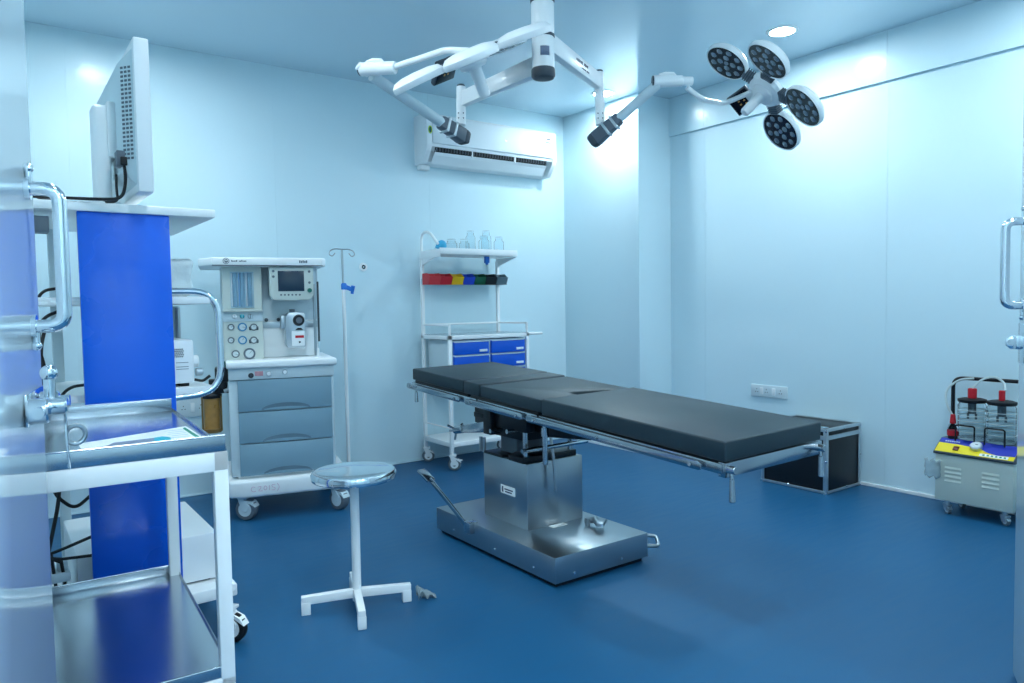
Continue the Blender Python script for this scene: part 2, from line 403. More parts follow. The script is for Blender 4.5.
u = MB().beam((-.155, .44, .60), (-.155, .74, .545), .045, .06, .03, .035).cyl((-.155, .72, .549), (-.155, .80, .533), .022, n=14, b=.003)
u.build('gear_arm', RAILM, ot)
u = MB()
for a in range(3):
    an = a*2*PI/3+.5
    u.cyl((-.15, .80, .533), (-.15+.055*math.cos(an), .815, .533+.055*math.sin(an)), .006, n=10)
u.cyl((-.15, .795, .533), (-.15, .87, .52), .008, .006, n=12).build('star_handle', RAILM, ot)
for y in (.56, .53): MB().cyl((-.15, y, .455), (-.15, y, .53), .009, n=12).build('gear_rod', STEEL, ot)
MB().tube([(-.02, .155, .60), (-.02, .13, .45), (-.015, .12, .31)], [.007, .009, .008], 10).build('hanging_lever', STEEL, ot)
# pedestal x 2.02-2.365 , y 2.70-3.07 ; base x 1.885-2.44, y 2.333-3.327
def foldbox(name, x0, x1, y0, y1, z0, z1, m, b=.004):
    return MB().box(x0, x1, y0, y1, z0, z1, b, None, 2).build(name, m, ot)
foldbox('pedestal', -.150, .195, .170, .540, .133, .452, STEEL, .005)
bs = foldbox('base', -.285, .27, -.197, .797, .022, .135, STEELH, .003)
MB().box(-.265, .25, -.177, .777, .0, .03, .002).build('base_plinth', BLACK, ot)
MB().box(-.151, -.1495, .268, .388, .276, .318).build('maker_plate', PAPER, ot)
mb = MB().box(-.1518, -.1505, .365, .375, .283, .311)
for k, (a, b) in enumerate(((.285, .355), (.295, .35))): mb.box(-.1518, -.1505, a, b, .303-.012*k-.006, .303-.012*k)
mb.build('plate_print', INKD, ot)
mb = MB()
for y in (-.05, .25, .62): mb.cyl((-.283, y, .055), (-.289, y, .055), .005, n=10)
for x in (-.18, .1): mb.cyl((x, -.195, .05), (x, -.201, .05), .005, n=10)
mb.build('base_screw', CHROME, ot)
mb = MB().beam((-.298, .44, .10), (-.318, .80, .29), .012, .026, up=(0, -.5, 1)).beam((-.318, .788, .283), (-.325, .885, .325), .05, .014, up=(0, -.4, 1))
mb.box(-.315, -.265, .425, .475, .085, .142, .003)
mb.build('pump_lever', RAILM, ot)
mb = MB().tube([(.12, .07, .155), (.15, .03, .165), (.115, -.03, .16)], [.014, .018, .012], 12).beam((.10, -.055, .168), (.17, -.005, .168), .035, .018, b=.005).cyl((.12, .05, .13), (.12, .05, .175), .012)
mb.build('brake_pedal', STEEL, ot)
MB().box(-.03, .06, .13, .165, .1348, .137).build('base_sticker', PAPER, ot)
MB().tube([(.265, -.16, .065), (.325, -.215, .065), (.375, -.150, .085), (.268, -.06, .10)], .009, 10, rad=.02).build('tow_bar', STEEL, ot)

# ------------------------------------------------------------------ stool
SZ = .012
st = thing('revolving_stool', 'white four-footed stool with round polished steel seat', 'stool', (1.15, 2.685, 0), math.atan2(-.143, .417))
MB().lathe([(0, .530), (.150, .530), (.160, .522), (.165, .526), (.167, .545), (.161, .556), (.149, .559), (.143, .5565), (.06, .556), (0, .556)], 96).build('seat', CHROME, st)
MB().lathe([(0, .50), (.012, .47), (.013, .531), (.05, .531), (0, .533)], 20).build('screw_spindle', BLACKM, st)
MB().lathe([(.0, .03), (.0175, .03), (.0175, .485), (.0, .485)], 20).build('pole', WHITE, st)
for k in range(4):
    a = k*PI/2
    mb = MB().beam((.0, 0, .062), (.215, 0, .056), .03, .034, .028, .032, b=.003).box(.180, .216, -.016, .016, .0, .050, .003)
    ob = mb.build('foot_arm', WHITE, st); ob.rotation_euler = (0, 0, a)
# scrap of film by the stool foot
mb = MB(); n = 9; vs = []
for i in range(n):
    for j in range(n):
        vs.append(mb.bm.verts.new((i/8*.075, j/8*.06*(1-.3*i/8), .002+(.05-.04*i/8)*abs(math.sin(i*.8+j*.5)))))
for i in range(n-1):
    for j in range(n-1): mb.bm.faces.new((vs[i*n+j], vs[(i+1)*n+j], vs[(i+1)*n+j+1], vs[i*n+j+1]))
o = mb.build('plastic_scrap', FILM, None, 60); o.location = (1.372, 2.585, 0); o.rotation_euler = (0, 0, -.3)
sm = o.modifiers.new('solid', 'SOLIDIFY'); sm.thickness = .0008
tag(o, 'small crumpled clear plastic scrap on the floor beside the stool foot', 'plastic scrap')

# ------------------------------------------------------------------ flight case
fc = thing('flight_case', 'black flight case with aluminium edges against the right wall', 'case', (4.335, 2.69, 0))
X0, X1, Y0, Y1, ZT, ZL = -.195, .195, -.23, .23, .405, .352
MB().box(X0+.004, X1-.004, Y0+.004, Y1-.004, .012, ZL-.008, .002).build('case_body', CASEM, fc)
MB().box(X0+.004, X1-.004, Y0+.004, Y1-.004, ZL+.008, ZT-.004, .002).build('case_lid', CASEM, fc)
mb = MB(); t = .011
for z0, z1 in ((.004, .020), (ZL-.014, ZL+.012), (ZT-.016, ZT)):
    for y in (Y0, Y1): mb.box(X0, X1, y-t/3, y+t/3, z0, z1, .001)
    for x in (X0, X1): mb.box(x-t/3, x+t/3, Y0, Y1, z0, z1, .001)
for y in (Y0, Y1): mb.box(X0, X1, y-.001 if y < 0 else y-.016, y+.016 if y < 0 else y+.001, ZT-.003, ZT+.002)
for x in (X0, X1): mb.box(x-.001 if x < 0 else x-.016, x+.016 if x < 0 else x+.001, Y0, Y1, ZT-.003, ZT+.002)
for x in (X0, X1):
    for y in (Y0, Y1):
        sx = 1 if x < 0 else -1; sy = 1 if y < 0 else -1
        mb.box(min(x-sx*.002, x+sx*.020), max(x-sx*.002, x+sx*.020), y-.003, y+.003, .0, ZT, .001)
        mb.box(x-.003, x+.003, min(y-sy*.002, y+sy*.020), max(y-sy*.002, y+sy*.020), .0, ZT, .001)
mb.build('edge_trim', ALU, fc)
mb = MB()
for x in (X0, X1):
    for y in (Y0, Y1):
        for z in (.0, ZT-.022): mb.box(x-.006, x+.006, y-.006, y+.006, z, z+.022, .003)
        mb.sphere((x, y, .205), .008)
for x in (X0, ): mb.sphere((x-.002, .03, .022), .007)
for y in (Y0, ): mb.sphere((.03, y-.002, .022), .007).sphere((0, y-.002, ZT-.008), .007)
mb.build('corner_piece', CHROME, fc)
MB().box(X0-.008, X0+.0, -.17, -.13, ZL-.03, ZL+.026, .003).build('latch', CHROME, fc)
MB().box(X0+.02, X0+.06, Y0+.02, Y0+.08, ZT+.001, ZT+.008, .003).build('lid_corner_plate', CHROME, fc)

# ------------------------------------------------------------------ wall sockets
def socket(name, label, loc, rz, w, h, kind):
    s = thing(name, label, 'socket', loc, rz)
    MB().box(-w/2, w/2, -.010, 0, -h/2, h/2, .002).build('face_plate', PLATE, s)
    mb = MB()
    def outlet(cx, k=1.):
        for dx, dz, ww, hh in ((0, .012*k, .005, .012), (-.009*k, -.008*k, .005, .007), (.009*k, -.008*k, .005, .007)):
            mb.cyl((cx+dx, -.0095, dz), (cx+dx, -.0112, dz), ww*.65, n=10)
    for cx in kind: outlet(cx)
    mb.build('pin_hole', BLACK, s)
    return s
s = socket('wall_socket', 'white three-gang power socket low on right wall above the black case', (XR, 3.144, .548), -PI/2, .30, .088, [-.10, -.02, .095])
for cx in (-.06, .04):
    MB().box(cx-.014, cx+.014, -.0135, -.009, -.026, .026, .002).build('rocker_switch', WHITE2, s)
MB().box(-.146, .146, -.0116, -.0100, -.037, -.0355).build('plate_groove', PALE, s)
s = socket('wall_socket', 'white power socket on back wall behind the equipment trolley rail', (1.04, YB, .575), 0, .20, .12, [-.055, .05])
MB().box(-.012, .012, -.0135, -.009, -.03, .03, .002).build('rocker_switch', WHITE2, s)
s = thing('gas_outlet', 'small round black wall outlet beside the drip stand', 'wall outlet', (2.249, YB, 1.497), 0)
MB().lathe([(.016, 0), (.016, .012), (.030, .012), (.032, 0)], 28, RX(PI/2)).build('bezel', WHITE2, s)
MB().lathe([(0, .0), (.0165, 0), (.0165, .008), (0, .008)], 24, RX(PI/2)).build('port', BLACK, s)
MB().lathe([(0, .008), (.006, .008), (.005, .011), (0, .011)], 12, RX(PI/2)).build('pin', ALU, s)

# ------------------------------------------------------------------ air conditioner
ACW = mat('satin_white_plastic', (236, 243, 247), .55, noise=.02, spec=.25)
ac = thing('air_conditioner', 'white wall mounted split air conditioner high on the back wall', 'air conditioner', (3.316, YB, 2.28), 0)
AX = .622
prof = [(0, .362), (-.175, .362), (-.192, .345), (-.196, .14), (-.188, .118), (-.11, .10), (-.085, .02), (-.04, .0), (0, .0)]
YZ = RZ(PI/2) @ RX(PI/2)     # (a,b) -> (y,z), extruded along x
mb = MB().prism(prof, -AX+.012, AX-.012, YZ, .0)
mb.build('housing', WHITE2, ac)
side = [(0, .364), (-.176, .364), (-.196, .347), (-.200, .125), (-.185, .085), (-.115, .0), (0, -.004)]
for s in (-1, 1):
    MB().prism(side, min(s*AX, s*(AX-.045)), max(s*AX, s*(AX-.045)), YZ, .004).build('end_cap', WHITE2, ac)
MB().prism([(-.190, .350), (-.200, .345), (-.206, .142), (-.196, .136)], -AX+.05, AX-.012, YZ, .002).build('front_panel', ACW, ac)
MB().prism([(-.176, .074), (-.181, .080), (-.112, .006), (-.106, .002)], -AX+.08, AX-.09, YZ, .0015).build('air_flap', WHITE, ac)
MB().prism([(-.172, .118), (-.183, .118), (-.170, .078), (-.160, .08)], -AX+.085, AX-.095, YZ).build('vent_opening', BLACK, ac)
for k in range(42):
    x = -AX+.095 + k*(2*AX-.20)/41
    MB().box(x-.0045, x+.0045, -.186, -.165, .090, .116, 0, Matrix.Shear('XY', 4, (0, 0)) if False else None).build('vent_louvre', DGREY, ac, 0)
for x in (-.21, .2): MB().box(x-.006, x+.006, -.185, -.15, .07, .12, .002).build('flap_bracket', WHITE2, ac)
MB().lathe([(0, 0), (.022, 0), (.022, .0015), (0, .0015)], 24, T(-AX+.03, -.2000, .235) @ Matrix.Diagonal((.75, 1, 1.35, 1)) @ RX(PI/2)).build('badge', mat('lime_badge', (188, 220, 60), .4), ac)
MB().lathe([(0, 0), (.014, 0), (.014, .0028), (0, .0028)], 20, T(-AX+.03, -.2000, .235) @ Matrix.Diagonal((.75, 1, 1.5, 1)) @ RX(PI/2)).build('badge_mark', GRN, ac)
mb = MB()
for k, (hw, h) in enumerate(((.018, .01), (.026, .006))): mb.box(AX-.09-hw, AX-.09+hw, -.2055, -.2025, .30-.03*k-h, .30-.03*k)
mb.build('maker_mark', MGREY, ac)
mb = MB()
for k in range(4): mb.box(AX-.105, AX-.075, -.2058, -.2040, .245-.02*k, .249-.02*k)
mb.build('feature_sticker', INKP, ac)
MB().lathe([(0, 0), (.010, 0), (.010, .002), (0, .002)], 16, T(.10, -.2035, .235) @ RX(PI/2)).build('front_emblem', ALU, ac)
MB().box(-AX+.02, -AX+.10, -.06, -.002, -.035, .0, .004).build('pipe_cover', WHITE2, ac)

# ------------------------------------------------------------------ surgical light
sl = thing('surgical_light', 'white twin-headed ceiling surgical light with petal lamp heads on arms', 'surgical light', (2.035, 2.555, HC))
def L(p): return Vector(p) - Vector((2.035, 2.555, HC))
MB().lathe([(0, 0), (.14, 0), (.14, -.02), (.12, -.045), (.0, -.045)], 32).build('ceiling_flange', WHITE, sl)
PZ = HC
mb = MB().lathe([(0, -.03), (.045, -.03), (.045, 2.545-PZ), (0, 2.545-PZ)], 32)
mb.build('ceiling_pole', WHITE, sl)
MB().lathe([(0, 2.560-PZ), (.052, 2.560-PZ), (.054, 2.55-PZ), (.054, 2.53-PZ), (.050, 2.525-PZ), (0, 2.525-PZ)], 32).build('upper_collar', DGREY, sl)
MB().lathe([(0, 2.53-PZ), (.049, 2.53-PZ), (.051, 2.52-PZ), (.051, 2.40-PZ), (.047, 2.388-PZ), (.047, 2.376-PZ), (.050, 2.372-PZ), (.050, 2.235-PZ), (0, 2.235-PZ)], 32).build('hub_column', WHITE, sl)
MB().lathe([(.0475, 2.388-PZ), (.0525, 2.386-PZ), (.0525, 2.377-PZ), (.0475, 2.374-PZ)], 32).build('slip_ring', DGREY, sl)
MB().lathe([(0, 2.240-PZ), (.051, 2.240-PZ), (.053, 2.232-PZ), (.053, 2.208-PZ), (.046, 2.198-PZ), (.030, 2.195-PZ), (0, 2.196-PZ)], 32).build('bottom_cap', DGREY, sl)
tow = (Vector((0, 0, 0)) - Vector((2.035, 2.555, 0))).normalized(); ang0 = math.atan2(tow.y, tow.x)+.15
mb = MB(); n = 8; a0 = ang0-.38; a1 = ang0+.42; ring = []
for i in range(n+1):
    a = a0+(a1-a0)*i/n; ring.append((mb.bm.verts.new((.0508*math.cos(a), .0508*math.sin(a), 2.285-PZ)), mb.bm.verts.new((.0508*math.cos(a), .0508*math.sin(a), 2.325-PZ))))
for i in range(n): mb.bm.faces.new((ring[i][0], ring[i+1][0], ring[i+1][1], ring[i][1]))
ob = mb.build('rating_sticker', mat('rating_sticker_print', (120, 132, 156), .5, noise=.45, nscale=90, stretch=(1, 1, 6)), sl); sm = ob.modifiers.new('solid', 'SOLIDIFY'); sm.thickness = .0006; sm.offset = 1

def arm_set(P0, P1, postT, postB, joint, S1, mark_side):
    P0, P1, postT, postB, joint, S1 = [L(p) for p in (P0, P1, postT, postB, joint, S1)]
    arm = MB().beam(P0, P1, .045, .085, .04, .075, b=.006).build('swing_arm', WHITE, sl)
    d = (P1-P0).normalized(); side = d.cross(Vector((0, 0, 1))).normalized()*mark_side
    mb = MB()
    for off, a, b, h in ((.012, .50, .72, .014), (-.012, .60, .74, .008)):
        # illegible maker lettering: a row of short strokes
        nst = 11
        for k in range(nst):
            if k == 6: continue
            f = a+(b-a)*k/nst
            q = P0 + (P1-P0)*f + side*.0213 + Vector((0, 0, off))
            q2 = P0 + (P1-P0)*(f+(b-a)*.7/nst) + side*.0213 + Vector((0, 0, off))
            mb.beam(q, q2, .0016, h*(.7+.3*((k*7) % 3)/2), b=0)
    mb.build('maker_lettering', INKD, arm)
    po = MB().cyl(postT, postB, .024, n=24).build('drop_post', WHITE, sl)
    MB().cyl(postT, postT+Vector((0, 0, .012)), .020, n=24, b=.003).build('post_cap', DGREY, po)
    mb = MB()
    cdir = (Vector((0, 0, 1.2-PZ))-Vector((2.035, 2.555, 0))-postB); cdir.z = 0; cdir.normalize()
    sd = cdir.cross(Vector((0, 0, 1)))
    for s in (-.55, .45):
        for z in (.03, .055): mb.sphere(postB+Vector((0, 0, z))+(cdir*.84+sd*s).normalized()*.0235, .0035, n=8)
    mb.build('set_screw', DGREY, po)
    sd = (S1-joint).normalized()
    mb = MB().beam(joint-sd*.035, joint+sd*.13, .062, .076, .052, .060, b=.010)
    js = mb.build('spring_joint', MGREY, sl)
    MB().beam(joint-sd*.065, joint-sd*.026, .062, .062, .064, .078, b=.012).build('joint_cap', DGREY, js)
    mb = MB()
    sdn = sd.cross(Vector((0, 0, 1))).normalized()
    for f in (.035, .085): mb.beam(joint+sd*f, joint+sd*(f+.014), .064, .076, b=.003)
    mb.build('joint_band', ALU, js)
    MB().cyl(joint+sd*.11, S1, .026, .024, n=24).build('spring_arm', PALE, sl)

arm_set((2.035, 2.56, 2.375), (2.607, 2.818, 2.345), (2.617, 2.823, 2.395), (2.612, 2.812, 2.125), (2.600, 2.800, 2.070), (2.745, 2.535, 2.285), 1)
arm_set((2.033, 2.57, 2.262), (2.004, 3.170, 2.250), (1.998, 3.182, 2.312), (1.991, 3.177, 2.12), (1.965, 3.165, 2.070), (1.440, 3.041, 2.237), 1)
def yoke(a, b, r=.030):
    a, b = L(a), L(b); d = (b-a).normalized()
    y = MB().cyl(a, b, r, r*.92, n=24, b=.004).build('yoke', WHITE, sl)
    MB().cyl(a-d*.006, a+d*.002, r*.9, n=24, b=.002).build('yoke_end', DGREY, y)
    MB().tube([a+d*.03+Vector((0, 0, r*.95)), a+d*.06+Vector((0, 0, r*1.25)), a+d*.10+Vector((0, 0, r*1.2)), a+d*.115+Vector((0, 0, r*.6))], .009, 10).build('yoke_clip', WHITE, y)
yoke((2.725, 2.548, 2.298), (2.845, 2.462, 2.297)); MB().cyl(L((2.84, 2.466, 2.297)), L((2.885, 2.434, 2.297)), .022, n=20, b=.003).build('yoke_spigot', WHITE, sl)
yoke((1.395, 3.060, 2.262), (1.500, 2.925, 2.252))
MB().cyl(L((1.375, 3.05, 2.275)), L((1.43, 3.045, 2.245)), .020, n=20, b=.003).build('yoke_spigot', WHITE, sl)

def head(C, n, a, ang0, panel, R=.235, rp=.116, cup=8):
    C = L(C); n = n.normalized(); a = (a-n*a.dot(n)).normalized(); b = n.cross(a)
    def fr(o, zaxis, xaxis):
        z = zaxis.normalized(); x = (xaxis-z*xaxis.dot(z)).normalized(); y = z.cross(x)
        Mx = Matrix.Identity(4)
        for i in range(3): Mx[i][0] = x[i]; Mx[i][1] = y[i]; Mx[i][2] = z[i]
        Mx.translation = o; return Mx
    H = fr(C, n, a)
    hub = MB().lathe([(0, -.035), (.075, -.035), (.098, -.02), (.100, .0), (.088, .018), (.062, .024), (.060, .034), (.046, .045), (0, .048)], 40, H).build('head_hub', WHITE, sl)
    MB().lathe([(0, .04), (.030, .04), (.027, .055), (.024, .16), (.019, .168), (0, .17)], 24, H).build('sterile_handle', WHITE2, hub)
    for k in range(5):
        th = math.radians(ang0+72*k); d = a*math.cos(th)+b*math.sin(th); tq = n.cross(d)
        if k == panel:
            Mp = fr(C+d*.215+n*.005, (n*.8-d*.6), d)
            o = MB().box(-.062, .062, -.060, .060, -.018, .008, .006, Mp).build('control_panel', DGREY, sl)
            MB().box(-.055, .055, -.053, .053, .0075, .010, .001, Mp).build('panel_glass', LENSF, o)
            mb = MB()
            for (x, y) in ((-.015, -.02), (-.015, 0), (-.015, .02), (.012, -.01), (.012, .01)): mb.box(x-.005, x+.005, y-.004, y+.004, .0098, .0112, 0, Mp)
            mb.build('panel_keys', mat('amber_key', (214, 160, 90), .4), o)
            MB().beam(C+d*.08-n*.008, C+d*.175-n*.012, .05, .028, up=n).build('panel_bracket', WHITE, o)
            continue
        c = math.radians(cup)
        pn = n*math.cos(c) - d*math.sin(c); pd = d*math.cos(c) + n*math.sin(c)
        o0 = C + d*.092 - n*.004
        MB().beam(o0-d*.03, o0+pd*.055, .062, .034, .056, .030, up=pn, b=.006).build('petal_link', MGREY, sl)
        mb = MB()
        for q in (0, .012, .024, .036): mb.beam(o0+pd*(q+.002), o0+pd*(q+.007), .066, .037, up=pn, b=0)
        mb.build('petal_bellows', DGREY, sl)
        Mp = fr(o0+pd*(.038+rp), pn, pd)
        pet = MB().lathe([(0, -.036), (rp*.55, -.034), (rp*.86, -.026), (rp, -.008), (rp, .010), (rp*.965, .016), (rp*.93, .014), (rp*.93, .008), (0, .008)], 44, Mp).build('lamp_petal', WHITE, sl)
        MB().lathe([(0, .0085), (rp*.93, .0085), (rp*.93, .0115), (0, .0115)], 44, Mp).build('lens_face', LENSF, pet)
        ring = [(0, 0)] + [(.036*math.cos(t*PI/2+.4), .036*math.sin(t*PI/2+.4)) for t in range(4)] + [(.078*math.cos(t*2*PI/9), .078*math.sin(t*2*PI/9)) for t in range(9)]
        for x, y in ring:
            x *= rp/.116; y *= rp/.116
            if x == 0 and y == 0: q = .8
            else: q = 1
            MB().lathe([(0, .0165*1), (.011, .0155), (.0165*q, .0125), (.0172*q, .0110), (0, .011)], 12, Mp @ T(x, y, 0)).build('led_lens', LED, pet)
    return C
Hd = Vector((3.262, 2.28, 2.272))
def frame_to(P):
    """unit vectors at P: towards the camera position, sideways, upwards"""
    t = (Vector((0, 0, 1.2))-P).normalized(); r = (CR-t*CR.dot(t)).normalized(); return t, r, r.cross(-t)*-1 if r.cross(-t).z < 0 else r.cross(-t)
tc, rr, uu = frame_to(Hd); tl = math.radians(58)
img = rr*-.65 - uu*.76
nR = tc*math.cos(tl) + img*math.sin(tl); aR = rr*.76 - uu*.65
bR = img*math.cos(tl) - tc*math.sin(tl)
s_ = 1 if nR.cross(aR).dot(bR) > 0 else -1
head(Hd, nR, aR, 32 if s_ > 0 else -(32+72*4), 1 if s_ > 0 else 3)
q = [L((2.86, 2.45, 2.265)), L((2.95, 2.43, 2.215)), L((3.20, 2.49, 2.245)), L(Hd)-nR*.06]
MB().tube(q, .013, 12, rad=.05).build('head_tube', WHITE, sl)
Hl = Vector((1.691, 2.61, 2.241)); tc, rr, uu = frame_to(Hl)
nL = (rr*.36 - uu*.93)*.99 + tc*.02
aL = rr*.93 + uu*.36
s_ = 1 if nL.cross(aL).dot(tc) > 0 else -1
head(Hl, nL, aL, 18*s_, 3 if s_ > 0 else 2, cup=3)
MB().tube([L((1.49, 2.935, 2.253)), L(Hl)-nL*.035-rr*.09-tc*.05, L(Hl)-nL*.03], .014, 12, rad=.03).build('head_tube', WHITE, sl)

# ------------------------------------------------------------------ anaesthesia machine
PULLM = mat('pull_recess', (98, 124, 140), .5)
an = thing('anaesthesia_machine', 'white anaesthesia machine with three blue-grey drawers, gauges and small screen', 'anaesthesia machine', (1.109, 4.21, 0), math.radians(-14))
mb = MB().prism([(-.08, .05), (-.05, -.02), (.02, -.045), (.53, -.045), (.60, -.01), (.62, .06), (.62, .60), (-.08, .60)], .135, .235, None, .018, 3)
mb.box(.0, .54, .02, .58, .23, .255, .004)
mb.build('base', WHITE2, an)
for x, y, a in ((.02, .03, 2.6), (.545, .03, 2.2), (-.01, .56, 2.6), (.54, .56, 2.2)):
    caster(an, x, y, .062, .05, .14, a, fork=PALE, tyre=MGREY, hub=PALE, open_hub=False)
MB().box(-.035, .545, .012, .585, .25, .80, .006).build('cabinet', PALE, an)
for z0, z1 in ((.253, .434), (.440, .616), (.622, .800)):
    d = MB().box(.012, .529, -.008, .02, z0, z1, .004).build('drawer', BLUEGREY, an)
    arc = [(.27+.135*math.cos(t), z0+.004+.036*math.sin(t)) for t in [PI*i/14 for i in range(15)]]
    MB().prism(arc, .0078, .0105, FRONT).build('finger_pull', PULLM, d)
    arc2 = [(.27+.128*math.cos(t), z0+.002+.016*math.sin(t)) for t in [PI*i/14 for i in range(15)]]
    MB().prism(arc2, .0078, .013, FRONT).build('pull_lip', BLUEGREY, d)
MB().box(-.035, .545, -.012, .585, .803, .872, .004).build('control_strip', PALE, an)
MB().box(-.045, .560, -.035, .59, .868, .908, .010, None, 3).build('worktop', WHITE2, an)
for x, r, m, z in ((.085, .015, BLACKM, .826), (.18, .016, ALU, .833), (.268, .015, ALU, .838)):
    g = MB().cyl((x, -.012, z), (x, -.026, z), r, r*.9, n=20, b=.002).build('dial', m, an)
    MB().cyl((x, -.0255, z), (x, -.0275, z), r*.66, n=20).build('dial_face', DGREY if m is BLACKM else WHITE2, g)
MB().box(.105, .150, -.0132, -.0118, .822, .848).build('red_sticker', mat('faded_red_print', (206, 150, 160), .5, noise=.3, nscale=60), an)
# upper part
MB().box(-.06, .50, .27, .56, .905, 1.45, .004).build('back_panel', PALE, an)
MB().box(.165, .49, .255, .272, .91, 1.13, .003).build('vaporizer_plate', WHITE2, an)
MB().box(.165, .49, .245, .272, 1.085, 1.125, .003).build('vaporizer_rail', ALU, an)
for x in (.19, .26): MB().cyl((x, .247, 1.135), (x, .232, 1.135), .011, n=14, b=.002).build('rail_peg', DGREY, an)
MB().prism([(-.175, .20), (-.10, .048), (.50, .048), (.525, .07), (.525, .56), (-.175, .56)], 1.447, 1.495, None, .008, 3).build('top_shelf', WHITE2, an)
MB().box(-.10, .505, .0465, .0485, 1.447, 1.452).build('shelf_shadow_strip', DGREY, an)  # thin dark strip painted as a shadow line along the shelf front
# logo and lettering
lg = MB().lathe([(0, 0), (.0175, 0), (.0175, .0016), (0, .0016)], 24, T(-.025, .0485, 1.474) @ RX(PI/2)).build('maker_badge', MGREY, an)
mb = MB().lathe([(.011, .0016), (.014, .0016), (.014, .0024), (.011, .0024)], 24, T(-.025, .0485, 1.474) @ RX(PI/2))
mb.tube([(-.033, .0464, 1.471), (-.028, .0464, 1.481), (-.022, .0464, 1.473), (-.017, .0464, 1.480)], .0016, 6, rad=.004); mb.build('badge_mark', WHITE2, lg)
mb = MB(); x = .002
for k in range(12):
    wd = .0042+.0012*((k*5) % 3)
    if k != 5: mb.box(x, x+wd, .0468, .0482, 1.4695, 1.4765+.003*((k*3) % 4 == 0))
    x += wd+.0014
mb.build('maker_lettering', MGREY, an)
mb = MB()
for k in range(5): mb.box(.372+.0095*k, .3795+.0095*k, .0468, .0482, 1.465, 1.480-.002*(k % 2))
mb.build('model_lettering', MGREY, an)
# flow-meter and gauge tower
MB().box(-.052, .165, .14, .30, .895, 1.449, .006).build('gauge_tower', OFFW, an)
MB().box(-.052, .165, .10, .15, 1.186, 1.200, .004).build('tower_ledge', OFFW, an)
MB().box(-.052, .165, .132, .15, 1.13, 1.187, .003).build('knob_strip', PALE, an)
fwm = MB().box(-.006, .122, .134, .141, 1.208, 1.418, .002).build('flowmeter_window', mat('flow_backing', (176, 204, 216), .3), an)
for k, x in enumerate((.018, .058, .098)):
    MB().cyl((x, .126, 1.215), (x, .126, 1.412), .0135, n=16).build('flow_tube', FLOWG, an)
    MB().box(x-.020, x-.014, .131, .1335, 1.22, 1.408).build('flow_scale', FLOWB if k == 1 else WHITE2, an)
for k, (x, z, r, m) in enumerate(((.011, 1.160, .013, WHITE2), (.052, 1.160, .013, INKT), (.096, 1.160, .014, ALU))):
    g = MB().cyl((x, .133, z), (x, .112, z), r, r*.85, n=20, b=.002).build('flow_knob', m, an)
    MB().box(x-.002, x+.002, .109, .113, z-r*.8, z+r*.8, .0008).build('knob_grip', ALU if m is not ALU else DGREY, g)
FACE = mat('gauge_face', (216, 226, 228), .25, noise=.02); RIMB = mat('blue_gauge_rim', (58, 142, 188), .35)
for x, z, r, m in ((-.010, 1.099, .0185, GREYP), (.052, 1.098, .025, RIMB), (.114, 1.096, .021, GREYP), (-.012, 1.023, .0185, GREYP), (.050, 1.022, .025, RIMB), (.112, 1.020, .021, GREYP), (.010, .943, .0225, GREYP), (.086, .942, .033, MGREY)):
    g = MB().lathe([(r*.70, .0), (r, 0), (r, .010), (r*.93, .014), (r*.70, .013)], 28, T(x, .141, z) @ RX(PI/2)).build('gauge', m, an)
    MB().lathe([(0, 0), (r*.72, 0), (r*.72, .0105), (0, .0105)], 28, T(x, .141, z) @ RX(PI/2)).build('gauge_face', FACE, g)
    a = random.uniform(-.6, 2.4)
    mb = MB().beam((x, .1300, z), (x+r*.6*math.cos(a), .1300, z+r*.6*math.sin(a)), .0016, .0022, up=(0, 1, 0), b=0)
    for t in range(9):
        q = math.radians(-45+t*270/8); mb.beam((x+r*.62*math.cos(q), .1302, z+r*.62*math.sin(q)), (x+r*.74*math.cos(q), .1302, z+r*.74*math.sin(q)), .0012, .0012, up=(0, 1, 0), b=0)
    mb.build('gauge_needle', DGREY, g)
    if x > .1:
        MB().box(x-.026, x+.026, .136, .142, z-.018, z+.004, .004).build('gauge_clip', DGREY, g)
# monitor
mo = MB().prism([(.205, 1.275), (.225, 1.252), (.33, 1.247), (.43, 1.252), (.452, 1.275), (.455, 1.443), (.205, 1.443)], -.13, -.08, FRONT, .008, 3).build('monitor_housing', OFFW, an)
MB().box(.23, .43, .125, .27, 1.27, 1.44, .01).build('monitor_mount', PALE, an)
MB().box(.253, .400, .077, .081, 1.302, 1.421, .001).build('monitor_screen', SCREEN, an)
for k in range(6): MB().cyl((.268+.021*k, .081, 1.281), (.268+.021*k, .0765, 1.281), .0055, n=12).build('monitor_key', GREYP, an)
for x, z in ((.228, 1.419), (.228, 1.387), (.430, 1.417), (.430, 1.352)): MB().cyl((x, .081, z), (x, .0765, z), .0075, n=12).build('monitor_key', GREYP, an)
MB().cyl((.430, .081, 1.306), (.430, .060, 1.306), .0135, .012, n=20, b=.002).build('green_knob', GREEN, an)
# vaporizer
vp = MB().prism([(.292, .985), (.306, .965), (.396, .965), (.406, .975), (.406, 1.165), (.395, 1.178), (.31, 1.178), (.292, 1.15)], -.25, -.14, FRONT, .006).build('vaporizer', ALU, an)
MB().cyl((.368, .142, 1.130), (.368, .112, 1.130), .034, .031, n=28, b=.003).build('vaporizer_dial', BLACKM, vp)
MB().cyl((.368, .113, 1.130), (.368, .110, 1.130), .018, n=24).build('dial_face', MGREY, vp)
MB().box(.325, .40, .134, .142, .978, 1.068, .003).build('filler_block', WHITE2, vp)
MB().box(.345, .395, .132, .1345, 1.025, 1.04).build('red_label', RED, vp)
MB().cyl((.37, .134, 1.0), (.37, .131, 1.0), .006, n=12).build('filler_dot', DGREY, vp)
MB().prism([(.345, 1.072), (.36, 1.085), (.38, 1.085), (.392, 1.072)], -.142, -.128, FRONT, .002).build('filler_cap', BLACKM, vp)
